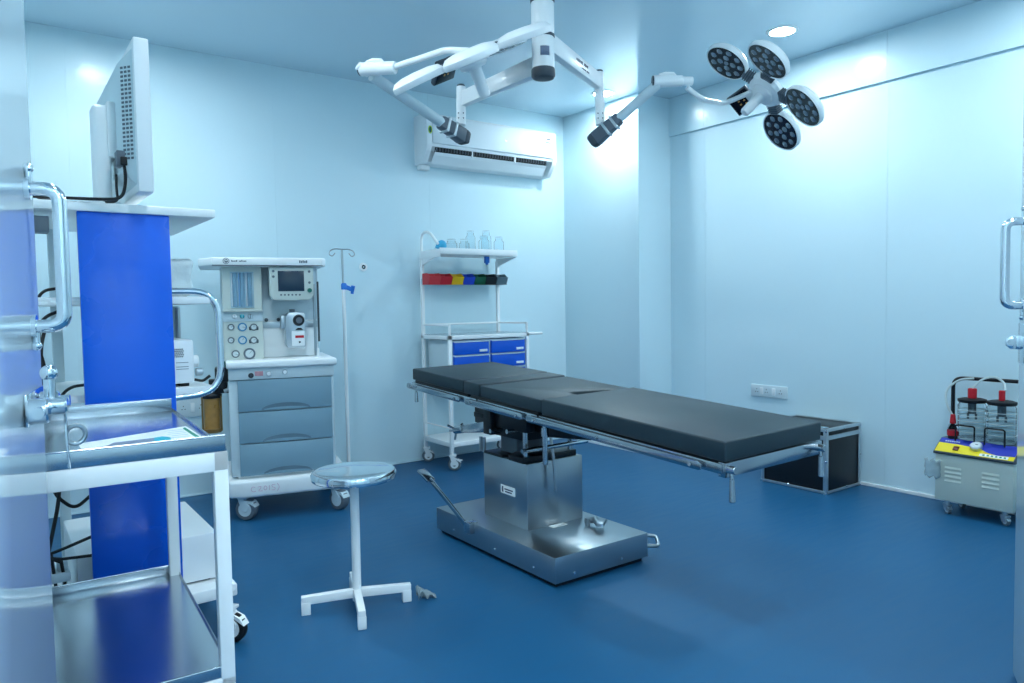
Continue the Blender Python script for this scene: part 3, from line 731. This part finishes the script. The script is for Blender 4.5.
MB().cyl((.335, .18, 1.177), (.335, .18, 1.197), .016, n=16).build('vaporizer_lock', MGREY, vp)
MB().box(.27, .295, .18, .25, 1.08, 1.16, .004).build('vaporizer_bracket', ALU, vp)
# side pole
MB().cyl((.464, .15, .915), (.462, .15, 1.345), .0085, n=14).build('side_pole', STEEL, an)
MB().cyl((.470, .16, .908), (.470, .16, .96), .018, .015, n=14, b=.003).build('pole_foot', WHITE2, an)
MB().cyl((.485, .15, 1.0), (.485, .15, 1.36), .006, n=12).build('gas_hose', DGREY, an)
# breathing system at the left side
br = MB().box(-.105, .01, .06, .17, .79, .872, .008).build('valve_block', BLACKM, an)
MB().cyl((-.06, .10, .872), (-.06, .10, .905), .017, .014, n=16, b=.003).build('green_cap', GREEN, br)
MB().tube([(-.03, .10, .79), (-.03, .09, .745), (-.06, .09, .735)], .012, 10, rad=.02).build('valve_spout', ALU, br)
cn = MB().lathe([(0, .0), (.046, .0), (.046, .185), (0, .185)], 32, T(-.128, .15, .515)).build('absorber_canister', AMBER, an)
MB().lathe([(0, .18), (.056, .18), (.058, .195), (.045, .215), (0, .218)], 32, T(-.128, .15, .515)).build('canister_lid', BLACKM, cn)
MB().lathe([(0, -.02), (.048, -.02), (.056, -.008), (.056, .004), (0, .004)], 32, T(-.128, .15, .515)).build('canister_base', mat('canister_base_plastic', (150, 112, 60), .4), cn)
BRASS = mat('brass_rod', (140, 112, 62), .35, .6)
for s in (-1, 1): MB().cyl((-.128+s*.05, .12, .505), (-.128+s*.05, .12, .705), .005, n=10).build('canister_rod', BRASS, cn)
MB().box(-.14, -.03, .12, .20, .72, .80, .006).build('absorber_arm', BLACKM, an)
# red marker scrawl on the base
mb = MB(); z0 = .165
def scr(pts): mb.tube([(x, -.046, z) for x, z in pts], .0013, 6, rad=.01)
scr([(.085, z0+.03), (.07, z0+.035), (.062, z0+.015), (.075, z0+.004), (.09, z0+.008)])
scr([(.10, z0+.03), (.118, z0+.034), (.115, z0+.02), (.10, z0+.006), (.125, z0+.006)])
scr([(.14, z0+.034), (.13, z0+.02), (.14, z0+.006), (.152, z0+.02), (.14, z0+.034)])
scr([(.162, z0+.034), (.162, z0+.006)])
scr([(.195, z0+.036), (.175, z0+.036), (.177, z0+.022), (.195, z0+.018), (.19, z0+.004), (.173, z0+.006)])
scr([(.205, z0+.042), (.218, z0+.02), (.205, z0-.002)])
mb.build('marker_scrawl', INKR, an)

# ------------------------------------------------------------------ drip stand
iv = thing('drip_stand', 'slim white drip stand with two wire hooks and blue clamp', 'drip stand', (1.995, 4.74, 0))
MB().cyl((.0, 0, .05), (-.004, 0, 1.33), .0125, n=16).build('lower_pole', WHITE, iv)
MB().cyl((-.004, 0, 1.32), (-.008, 0, 1.60), .007, n=12).build('upper_pole', STEEL, iv)
h = MB()
for s in (-1, 1):
    h.tube([(-.008, 0, 1.60), (s*.05-.008, 0, 1.605), (s*.085-.008, 0, 1.59), (s*.095-.008, 0, 1.565), (s*.07-.008, 0, 1.55), (s*.05-.008, 0, 1.575)], .0036, 8, rad=.02)
h.build('hook', STEEL, iv)
MB().lathe([(0, 1.325), (.018, 1.325), (.020, 1.335), (.020, 1.36), (.014, 1.37), (0, 1.37)], 16).build('clamp_collar', SKYB, iv)
MB().beam((.012, -.005, 1.343), (.05, -.02, 1.325), .022, .03).cyl((.05, -.02, 1.315), (.055, -.03, 1.35), .014, n=12).cyl((.05, -.02, 1.295), (.053, -.02, 1.325), .011, n=12).build('clamp_knob', SKYB, iv)
for k in range(5):
    a = k*2*PI/5+.3
    MB().beam((0, 0, .075), (.19*math.cos(a), .19*math.sin(a), .06), .024, .02, b=.003).build('foot', WHITE, iv)
    caster(iv, .18*math.cos(a), .18*math.sin(a), .021, .014, .052, a, open_hub=False)

# ------------------------------------------------------------------ crash cart
cc = thing('crash_cart', 'white wheeled crash cart with cobalt blue drawers and raised shelf', 'medical cart', (2.70, 4.52, 0))
CWD, CDP = .70, .39
tub = .0125
mb = MB()
for x in (0, CWD): mb.box(x-tub, x+tub, -tub, tub, .125, .985, .002)
for o_ in (0,): mb.box(-tub, tub, CDP-tub, CDP+tub, .125, 1.56, .002).box(CWD-tub, CWD+tub, CDP-tub, CDP+tub, .125, 1.56, .002)
for z in (.955,):
    mb.box(-tub, CWD+tub, -tub, tub, z, z+.03, .002).box(-tub, CWD+tub, CDP-tub, CDP+tub, z, z+.03, .002)
    for x in (0, CWD): mb.box(x-tub, x+tub, 0, CDP, z, z+.03, .002)
mb.build('cart_frame', WHITE, cc)
MB().box(-.005, CWD+.005, -.005, CDP+.005, .978, .988, .002).build('cart_top', TRAY, cc)
ls = MB().box(-.012, CWD+.012, -.012, CDP+.01, .17, .205, .003).build('lower_shelf', WHITE, cc)
mb = MB().tube([(-.008, CDP, .31), (-.008, 0, .31), (CWD+.008, 0, .31), (CWD+.008, CDP, .31)], .006, 8, rad=.03)
mb.build('lower_rail', WHITE, cc)
mb = MB().tube([(0, .0, 1.06), (0, CDP, 1.06), (CWD, CDP, 1.06), (CWD, 0, 1.06)], .0075, 8, rad=.02)
for x in (0, CWD): mb.cyl((x, 0, .98), (x, 0, 1.066), .010, n=10)
mb.build('top_rail', WHITE, cc)
for x, y, a in ((0, 0, 2.5), (CWD, 0, 2.5), (0, CDP, 2.7), (CWD, CDP, 2.4)):
    caster(cc, x, y, .047, .026, .135, a, fork=WHITE, tyre=GREYP, hub=WHITE, brake=(y == 0))
MB().box(.03, CWD-.02, .012, CDP-.02, .55, .948, .003).build('drawer_case', PALE, cc)
for x0, x1 in ((.032, .335), (.362, .672)):
    for z0, z1 in ((.842, .936), (.735, .832), (.560, .725)):
        d = MB().box(x0, x1, -.012, .02, z0, z1, .003).build('drawer', BLUED, cc)
        MB().box(x1-.085, x1-.018, -.017, -.011, z0+.016, z0+.034, .001).build('card_holder', WHITE2, d)
        MB().box(x0, x1, -.016, -.010, z1-.004, z1+.004, .001).build('drawer_lip', PALE, d)
# raised back: arch, shelf, bin rail
mb = MB().tube([(0, CDP, 1.55), (0, CDP, 1.76), (.0, CDP-.13, 1.76), (0, CDP-.25, 1.66)], .011, 10, rad=.10)
mb.tube([(CWD, CDP, 1.55), (CWD, CDP, 1.66)], .011, 10)
mb.build('shelf_arch', WHITE, cc)
sh = MB().box(-.012, CWD-.012, .095, CDP+.012, 1.582, 1.598, .002).box(-.012, CWD-.012, .092, .100, 1.582, 1.628, .002).box(-.014, -.006, .092, CDP+.012, 1.56, 1.62, .002)
sh.build('raised_shelf', WHITE, cc)
for x in (0, CWD): MB().prism([(CDP, 1.58), (.12, 1.58), (CDP-.03, 1.52), (CDP, 1.50)], x-.006, x+.006, RZ(PI/2) @ RX(PI/2)).build('shelf_bracket', WHITE, cc)
MB().box(-.02, CWD+.05, CDP-.022, CDP-.012, 1.37, 1.41, .002).build('bin_rail', PALE, cc)
MB().tube([(CWD, 0, .975), (CWD+.03, .0, .975), (CWD+.07, .18, .968), (CWD+.29, .18, .966)], .011, 10, rad=.02).build('push_handle', WHITE, cc)
bin_cols = [(RED2, 'pale red', 'at the left end of the row'), (RED, 'deep red', 'left of the yellow bin'), (YEL, 'yellow', 'in the row'), (BLU, 'blue', 'in the row'), (GRN, 'dark green', 'in the row'), (BLKP, 'black', 'in the row'), (GRYP, 'slate grey', 'at the right end of the row')]
bx = [2.690, 2.792, 2.894, 2.997, 3.100, 3.204, 3.310]
for (m, nm, wh), x in zip(bin_cols, bx):
    b = MB(); wd = .099
    old = set()
    # open-fronted tilt bin: back, floor, two sides, low front lip
    b.box(0, wd, .10, .104, 0, .085, .001)
    b.box(0, wd, .0, .104, 0, .004, .001)
    for xx in (0, wd-.004): b.prism([(.104, 0), (.012, 0), (-.012, .055), (.03, .085), (.104, .085)], xx, xx+.004, RZ(PI/2) @ RX(PI/2))
    b.prism([(.016, 0), (.012, 0), (-.014, .058), (-.010, .060)], 0, wd, RZ(PI/2) @ RX(PI/2))
    o = b.build('storage_bin', m, None, 30); o.location = (x, 4.785, 1.365)
    tag(o, f'{nm} open storage bin {wh} on the crash cart', 'storage bin', 'coloured storage bins on the crash cart rail')
# glassware on the raised shelf
for k, (x, y, r, h_, lb) in enumerate(((2.90, 4.80, .045, .10, 'low clear jar beside the cyan cloth'), (2.99, 4.76, .04, .10, 'clear jar second from the cyan cloth'), (3.075, 4.80, .038, .17, 'tall clear jar in the middle of the raised shelf'), (3.16, 4.74, .042, .13, 'clear jar in front of the tall jars'), (3.235, 4.82, .04, .18, 'tall clear jar near the right end of the raised shelf'), (3.315, 4.76, .04, .13, 'clear jar at the right end of the raised shelf'))):
    t = thing('glass_jar', lb + ' on the crash cart', 'jar', (x, y, 1.598), 0, 'clear jars on the raised shelf of the crash cart')
    MB().lathe([(0, 0), (r, 0), (r, h_*.8), (r*.7, h_*.9), (r*.7, h_), (r*.62, h_), (r*.62, h_*.9), (r*.93, h_*.79), (r*.93, .004), (0, .004)], 24).build('vessel', GLASS, t)
    MB().lathe([(0, h_), (r*.74, h_), (r*.74, h_+.014), (0, h_+.016)], 20).build('lid', GLASS, t)
o = MB().sphere((0, 0, .04), .038, 1.0, .7, 1.0).prism([(-.05, .02), (.0, .0), (.035, .03), (.02, .06), (-.03, .065)], -.02, .02, FRONT, .006).build('cloth_bundle', CYAN, None, 60); o.location = (2.745, 4.68, 1.612)
tag(o, 'cyan cloth bundle at the left end of the raised cart shelf', 'cloth')
o = MB().box(-.02, .02, -.012, .012, -.05, .0, .004).cyl((0, 0, -.05), (0, -.004, -.06), .012, n=12).build('blue_clip', SKYB, None); o.location = (3.17, 4.72, 1.581)
tag(o, 'small blue clip hanging under the raised cart shelf', 'clip')

# ------------------------------------------------------------------ equipment trolley with blue panel
tw = thing('equipment_trolley', 'tall white shelved equipment trolley with cobalt blue upright panel', 'equipment trolley', (.0, 2.66, 0))
TX0, TX1, TD = .085, .652, .70
MB().box(.238, .506, .0, .018, .225, 1.518, .003).build('blue_panel', BLUEP, tw)
MB().box(TX0-.01, TX1, -.012, TD, 1.518, 1.546, .004).build('top_shelf', WHITE, tw)
for z in (1.222, .905): MB().box(TX0+.02, TX1-.012, .06, TD-.05, z, z+.026, .003).build('shelf', WHITE, tw)
for x, y in ((.262, .03), (.482, .03), (.212, .62), (.542, .62)):
    MB().box(x-.018, x+.018, y, y+.04, .22, 1.52, .003).build('upright', PALE, tw)
MB().box(TX0-.01, TX1+.03, -.01, TD-.02, .178, .222, .006).build('base', WHITE, tw)
for x, y, a in ((TX1+.005, .04, 2.3), (TX0+.03, .04, 2.6), (TX1+.005, TD-.08, 2.3), (TX0+.03, TD-.08, 2.6)):
    caster(tw, x, y, .053, .03, .178, a, fork=WHITE, tyre=BLACK, hub=WHITE)
MB().tube([(.48, .07, 1.266), (.668, .07, 1.266), (.672, .07, .905), (.48, .07, .895)], .0125, 12, rad=.11, k=10).build('side_rail', CHROME, tw)
# grey socket box under the top shelf on the left
MB().box(.115, .165, .02, .10, 1.45, 1.50, .003).build('socket_strip', MGREY, tw)

mn = thing('medical_monitor', 'large white flat monitor on a pillar stand facing right, on the trolley top', 'monitor', (.0, 2.55, 1.546))
MB().box(.400, .445, .0, .70, .030, .510, .005, None, 2).build('front_bezel', WHITE2, mn)
MB().box(.4435, .4465, .03, .67, .06, .48).build('screen', SCREEN, mn)
bk = MB().prism([(.03, .05), (.83, .05), (.83, .47), (.03, .47)], .0, .03, T(.405, 0, 0) @ RY(-PI/2) @ RZ(PI/2) @ Matrix.Diagonal((1, 1, 1, 1)), .0)
bm_ = MB()
A = [(.405, .02, .05), (.405, .68, .05), (.405, .68, .485), (.405, .02, .485)]; B = [(.365, .075, .10), (.365, .62, .10), (.365, .62, .44), (.365, .075, .44)]
va = [bm_.bm.verts.new(p) for p in A]; vb = [bm_.bm.verts.new(p) for p in B]
bm_.bm.faces.new(vb); bm_.bm.faces.new(list(reversed(va)))
for i in range(4): bm_.bm.faces.new((va[i], va[(i+1) % 4], vb[(i+1) % 4], vb[i]))
bmesh.ops.recalc_face_normals(bm_.bm, faces=bm_.bm.faces)
bm_.build('back_shell', PALE, mn); bk.bm.free()
# vent slots on the near chamfer
nrm = Vector((-.055, -.04, 0)).normalized()
for k in range(22):
    z = .14+k*.0135
    for c in range(3):
        f = .25+.22*c
        q = Vector((.405-.04*f, .02+.055*f, z))
        MB().beam(q+Vector((-.0008, -.0006, 0)), q+Vector((-.0008, -.0006, 0))+Vector((-.0055, .0075, 0)), .0015, .007, b=0).build('vent_slot', MGREY, mn, 0)
MB().box(.340, .368, .16, .34, .16, .34, .006).build('stand_bracket', WHITE2, mn)
MB().box(.300, .350, .17, .26, .012, .33, .014, None, 4).build('stand_pillar', WHITE2, mn)
MB().lathe([(0, 0), (.085, 0), (.085, .008), (.06, .016), (.0, .018)], 32, T(.315, .21, 0)).build('stand_foot', WHITE2, mn)
mb = MB().box(.35, .385, .062, .11, .115, .165, .003); mb.build('connector_block', MGREY, mn)
MB().box(.36, .382, .055, .075, .118, .145, .003).build('cable_plug', BLACK, mn)
def cable(label, pts, r=.0055, rad=.08, name='power_cable'):
    o = MB().tube(pts, r, 8, rad=rad, k=8).build(name, BLACK)
    return tag(o, label, 'cable', 'black cables at the equipment trolley')
cable('black cable dropping from the monitor connector and curling over the trolley top', [(.372, 2.615, 1.662), (.372, 2.60, 1.61), (.360, 2.60, 1.556), (.30, 2.62, 1.553), (.16, 2.70, 1.56), (.09, 2.78, 1.57)], .005)
cable('short black cable from the monitor plug lying behind the stand', [(.352, 2.65, 1.64), (.350, 2.645, 1.59), (.355, 2.65, 1.553), (.25, 2.74, 1.553), (.14, 2.72, 1.555)], .004)
cable('black cable looping down from the trolley at mid height beside the blue panel', [(.20, 2.78, 1.21), (.13, 2.74, 1.18), (.12, 2.72, 1.05), (.16, 2.73, .92), (.17, 2.74, .80), (.14, 2.74, .62), (.20, 2.72, .56), (.245, 2.71, .60)], .0055)
cable('thick black cable hanging straight beside the blue panel', [(.15, 2.80, 1.16), (.128, 2.75, 1.08), (.135, 2.73, .95), (.16, 2.73, .85), (.165, 2.73, .62), (.12, 2.72, .42), (.155, 2.71, .40)], .006)
cable('black cable running into the blue panel edge at mid height', [(.16, 2.74, .80), (.155, 2.73, .90), (.20, 2.72, .96), (.25, 2.70, .965)], .005)
cable('black cable draped to the right into the blue panel near the base', [(.10, 2.73, .42), (.16, 2.71, .44), (.25, 2.70, .47)], .005)
cable('black cable lying level into the blue panel near the base', [(.09, 2.72, .44), (.14, 2.71, .41), (.25, 2.70, .405)], .005)
cable('black cable hanging in a long loop below the trolley socket strip', [(.13, 2.72, .43), (.14, 2.71, .30), (.155, 2.71, .26), (.165, 2.71, .32), (.155, 2.72, .41)], .005, .03)
cable('black cable forming a loop under the middle shelf', [(.12, 2.78, .82), (.13, 2.75, .70), (.17, 2.74, .66), (.21, 2.74, .72), (.222, 2.75, .80)], .005)
cable('black cable arching out from behind the handle at the upper left of the trolley', [(.20, 2.80, 1.28), (.135, 2.76, 1.27), (.11, 2.74, 1.16), (.14, 2.74, 1.02), (.15, 2.75, .935)], .005)
# devices on the trolley
dv = thing('device_box', 'white box-shaped device with vent grid on the middle trolley shelf', 'medical device', (.30, 2.74, .931))
MB().box(.0, .285, .0, .34, .012, .165, .010, None, 3).build('housing', WHITE2, dv)
mb = MB()
for r_ in range(5):
    for c_ in range(7):
        mb.box(.205+c_*.0065+.003*(r_ % 2), .209+c_*.0065+.003*(r_ % 2), -.0015, .002, .105+r_*.0065, .109+r_*.0065)
mb.build('vent_grid', BLACKM, dv)
mb = MB()
for k, z in enumerate((.085, .07, .062)): mb.box(.225, .265, -.0012, .002, z, z+.0018)
mb.build('print_line', MGREY, dv)
for x in (.02, .24): MB().box(x, x+.03, .02, .30, .0, .013, .003).build('foot', BLACK, dv)
MB().cyl((.285, .06, .085), (.310, .06, .085), .022, n=20, b=.003).build('lamp_port', WHITE2, dv)
MB().cyl((.30, .06, .045), (.325, .06, .045), .014, n=16, b=.003).build('knob', ALU, dv)
MB().tube([(.29, .05, .02), (.32, .04, .012), (.345, .04, .03)], .005, 8, rad=.01).build('lead', BLACK, dv)
ss = thing('framed_device', 'grey box with steel frame on the trolley behind the white device', 'medical device', (.42, 3.11, .931))
MB().box(.0, .20, .0, .10, .0, .285, .006).build('housing', PALE, ss)
MB().box(.012, .16, -.004, .001, .10, .27, .001).build('glass_front', mat('grey_green_glass', (150, 184, 190), .12), ss)
MB().tube([(.0, -.012, .28), (.0, -.012, .085), (.17, -.012, .085)], .007, 8, rad=.01).tube([(.185, -.012, .28), (.185, -.012, .05), (.17, -.03, .03)], .009, 8, rad=.02).build('steel_frame', STEEL, ss)
MB().box(.12, .175, -.006, .0, .135, .142, .001).build('marker', BLACK, ss)
# plastic-wrapped bundle
pb = MB(); pb.box(0, .15, 0, .20, 0, .135, .02, None, 3)
bmesh.ops.subdivide_edges(pb.bm, edges=pb.bm.edges[:], cuts=3, use_grid_fill=True)
for v in pb.bm.verts:
    v.co += Vector((math.sin(v.co.z*60+v.co.y*33), math.sin(v.co.x*50+v.co.z*41), .8*math.sin(v.co.x*47+v.co.y*39)))*.006
o = pb.build('wrapped_bundle', FILM if False else mat('milky_film', (220, 232, 236), .28, noise=.08, nscale=20, bump=.6, bscale=22, coat=.4), None, 60); o.location = (.455, 2.80, 1.249)
tag(o, 'white bundle in crumpled plastic film on the upper trolley shelf', 'bundle')
# big white box on the trolley base
wx = thing('equipment_box', 'large plain white box standing on the trolley base behind the blue panel', 'box', (.20, 2.735, .222))
MB().box(.0, .44, .0, .53, .008, .175, .006).build('housing', WHITE2, wx)
MB().box(.02, .415, .02, .51, .0, .01, .001).build('plinth', DGREY, wx)
# extension socket on the base at the left
ex = thing('extension_socket', 'pale extension socket box with plugged cables beside the white box', 'extension socket', (.10, 2.70, .335))
MB().box(-.02, .08, .0, .12, .0, .03, .006).box(-.012, .0, .02, .10, -.113, .0, .003).box(.06, .072, .02, .10, -.113, 0, .003).build('housing', PALE, ex)
mb = MB()
for x in (.0, .045): mb.box(x, x+.03, .02, .06, .029, .06, .006)
mb.build('plug', PALE, ex)

# ------------------------------------------------------------------ instrument trolley in the foreground
it = thing('instrument_trolley', 'white framed two-tier instrument trolley with stainless trays in the foreground', 'instrument trolley', (.432, 1.722, 0), math.radians(-2.6))
W_, D_ = .56, .80; q = .0155
mb = MB()
for x in (-W_+q, -q):
    for y in (q, D_-q): mb.box(x-q, x+q, y-q, y+q, .09, .872, .002)
mb.build('leg', WHITE, it) if False else mb.bm.free()
for x in (-W_+q, -q):
    for y in (q, D_-q):
        MB().box(x-q, x+q, y-q, y+q, .09, .876, .002).build('leg', WHITE, it)
        caster(it, x, y, .035, .022, .094, 2.4, tyre=BLACK)
for nm, z in (('upper_frame', .832), ('lower_frame', .315)):
    h_ = .044 if z > .5 else .034
    mb = MB().box(-W_, 0, 0, 2*q, z, z+h_, .002).box(-W_, 0, D_-2*q, D_, z, z+h_, .002)
    for x in (-W_, -2*q): mb.box(x, x+2*q, 2*q, D_-2*q, z, z+h_, .002)
    mb.build(nm, WHITE, it)
def tray(z, hgt, inset, hb):
    t_ = .0022; x0, x1, y0, y1 = -W_+inset, -inset, inset, D_-inset
    mb = MB().box(x0, x1, y0, y1, z, z+t_)
    mb.box(x0, x1, y0-t_, y0, z, z+hgt, .0006).box(x0, x1, y1, y1+t_, z, z+hb, .0006)
    mb.box(x0-t_, x0, y0-t_, y1+t_, z, z+hgt, .0006)
    mb.box(x1, x1+t_, y0-t_, y1+t_, z, z+.010, .0006)
    mb.tube([(x0, y0-t_/2, z+hgt), (x1, y0-t_/2, z+hgt)], .0025, 8).tube([(x0, y1+t_/2, z+hb), (x1, y1+t_/2, z+hb)], .0025, 8)
    return mb
tray(.877, .036, .004, .04).build('upper_tray', TRAY, it)
mb = tray(.350, .026, .005, .03); mb.build('lower_tray', TRAY, it)
MB().tube([(-W_+.03, D_-.03, .92), (-W_+.03, D_+.0, .94), (-.05, D_+.0, .94), (-.05, D_-.03, .92)], .006, 8, rad=.02).build('push_rail', STEEL, it) if False else None
# leaflet on the upper tray
lf = thing('leaflet', 'printed white and teal leaflet lying on the upper steel tray', 'leaflet', (.432, 1.722, .8795), math.radians(-2.6))
MB().prism([(-.275, .012), (-.012, .012), (-.022, .42), (-.282, .30)], .0, .0012).build('sheet', PAPER, lf)
MB().prism([(-.24, .19), (-.20, .16), (-.11, .15), (-.09, .21), (-.12, .27), (-.21, .26)], .0012, .0016).build('photo_print', INKG, lf)
MB().prism([(-.275, .13), (-.25, .14), (-.235, .19), (-.245, .19), (-.262, .155), (-.275, .148)], .0012, .0017).build('dark_swoosh', INKD, lf)
MB().prism([(-.125, .22), (-.11, .19), (-.09, .2), (-.085, .25), (-.10, .28), (-.12, .27)], .0012, .0018).build('teal_print', INKT, lf)
MB().prism([(-.14, .17), (-.11, .165), (-.11, .185), (-.13, .2)], .0012, .0018).build('dark_print', INKD, lf)
MB().prism([(-.03, .10), (-.020, .10), (-.028, .40), (-.036, .38)], .0012, .0017).build('green_border', INKGR, lf)
mb = MB()
for k in range(5): mb.box(-.085+.006*(k % 2), -.04, .24+.03*k, .248+.03*k, .0012, .0016)
mb.build('text_line', INKP, lf)

# ------------------------------------------------------------------ suction machine
su = thing('suction_machine', 'cream suction machine with yellow and blue top panel and two jars by the right wall', 'suction machine', (4.26, 1.69, 0), -PI/2)
# local: x runs towards -Y world (right in view), y runs towards +X world (to the wall)
SX = .192
MB().box(-SX, SX, .0, .255, .078, .335, .004).build('cabinet', CREAM, su)
pan = [(.0, .338), (-.012, .338), (-.012, .350), (.085, .415), (.255, .415), (.255, .335), (0, .335)]
MB().prism(pan, -SX-.006, SX+.006, RZ(PI/2) @ RX(PI/2), .002).build('sloped_top', DGREY, su)
sl_ = Vector((0, .097, .065)).normalized(); slope = math.atan2(.065, .097)
PM = T(0, -.012, .3508) @ RX(slope)
MB().box(-SX, SX, .004, .112, -.0005, .0012, 0, PM).build('yellow_print', INKY, su)
MB().prism([(-SX, .075), (-.10, .074), (-.03, .068), (.02, .062), (.06, .04), (.11, .028), (SX, .036), (SX, .112), (-SX, .112)], .0012, .0022, PM).build('blue_print', INKB, su)
MB().box(.03, .165, .008, .028, .0012, .002, 0, PM).build('label_strip', PAPER, su)
mb = MB()
for k in range(6): mb.box(.045+.02*k, .055+.02*k, .013, .023, .002, .0028, 0, PM)
mb.build('label_marks', INKGR, su)
mb = MB()
for k in range(7): mb.box(-.165+.011*k, -.157+.011*k, .086, .094, .0022, .003, 0, PM)
mb.build('lettering', INKP, su)
MB().box(-.105, -.078, .022, .050, .001, .010, .002, PM).build('power_switch', mat('dark_red_switch', (96, 22, 26), .35), su)
g = MB().lathe([(0, 0), (.030, 0), (.030, .022), (.026, .026), (0, .026)], 28, T(0, .045, .385) @ RX(.55)).build('vacuum_gauge', ALU, su)
MB().lathe([(0, .026), (.023, .026), (.023, .0275), (0, .0275)], 28, T(0, .045, .385) @ RX(.55)).build('gauge_face', FACE, g)
MB().box(-.002, .012, -.001, .002, .0275, .029, 0, T(0, .045, .385) @ RX(.55)).build('gauge_needle', DGREY, g)
for x0 in (-.14, .045):
    for k in range(4):
        MB().prism([(.0, 0), (-.006, .003), (-.002, .012), (0, .014)], x0, x0+.082, T(0, 0, .186+.024*k) @ RZ(PI/2) @ RX(PI/2)).build('vent_louvre', CREAM, su)
for x in (-SX+.05, SX-.05):
    for y in (.035, .21): caster(su, x, y, .024, .016, .078, 2.6, fork=ALU, tyre=GREYP, open_hub=False)
MB().tube([(-SX-.002, .215, .40), (-SX-.002, .215, .745), (SX-.01, .215, .745), (SX-.01, .215, .40)], .0105, 10, rad=.055).build('push_handle', BLACKM, su)
for k, x in enumerate((-.06, .085)):
    j = MB().lathe([(0, 0), (.064, 0), (.068, .01), (.068, .19), (.060, .205), (.055, .205), (.062, .19), (.062, .014), (0, .012)], 32, T(x, .13, .418)).build('collection_jar', GLASS, su)
    MB().lathe([(0, .205), (.066, .205), (.070, .212), (.070, .222), (.05, .228), (0, .228)], 32, T(x, .13, .418)).build('jar_lid', BLACK, j)
    MB().cyl((x, .13, .645), (x, .13, .70), .022 if k == 0 else .015, n=18, b=.003).build('red_cap', RED, j)
    MB().cyl((x, .13, .56), (x, .13, .62), .020, n=16).cyl((x-.02, .13, .53), (x-.02, .13, .56), .006).cyl((x+.02, .13, .53), (x+.02, .13, .56), .006).build('float_valve', GREYP, j)
    mb = MB()
    for q_ in range(5): mb.lathe([(.0685, 0), (.0705, .002), (.0685, .004)], 32, T(x, .13, .46+.03*q_))
    mb.build('jar_band', TUBEC, j)
    MB().tube([(x-.05, .05, .41), (x-.05, .05, .50), (x+.045, .05, .50), (x+.045, .05, .41)], .0045, 8, rad=.012).build('jar_guard', BLACKM, su)
bt = MB().lathe([(0, 0), (.026, 0), (.028, .006), (.028, .04), (.020, .06), (.012, .07), (0, .07)], 24, T(-.145, .10, .43)).build('filter_bottle', GLASS, su)
MB().lathe([(0, .002), (.0285, .002), (.0285, .030), (0, .030)], 24, T(-.145, .10, .43)).build('red_band', RED, bt)
MB().cyl((-.145, .10, .498), (-.145, .10, .55), .016, .012, n=16, b=.003).build('red_stopper', RED, bt)
MB().cyl((-.145, .10, .412), (-.145, .10, .431), .024, n=16).build('bottle_seat', BLACK, bt)
MB().tube([(-.145, .10, .54), (-.18, .10, .60), (-.20, .13, .68), (-.15, .18, .74), (-.08, .20, .748)], .006, 8, rad=.06).build('suction_tube', TUBEC, su)
MB().tube([(-.06, .13, .70), (-.03, .16, .75), (.03, .18, .772), (.085, .16, .74), (.10, .13, .70)], .006, 8, rad=.06).build('suction_tube', TUBEC, su)
mb = MB(); n = 8; vs = []
for i in range(n):
    for k in range(n):
        a = i/7; c = k/7
        vs.append(mb.bm.verts.new((-SX-.05+.085*a, -.006-.012*abs(math.sin(i*1.7+k*1.1)), .20+.10*c+.01*math.sin(i*2.1))))
for i in range(n-1):
    for k in range(n-1): mb.bm.faces.new((vs[i*n+k], vs[(i+1)*n+k], vs[(i+1)*n+k+1], vs[i*n+k+1]))
o = mb.build('film_bag', FILM, su, 60); s2 = o.modifiers.new('solid', 'SOLIDIFY'); s2.thickness = .0008
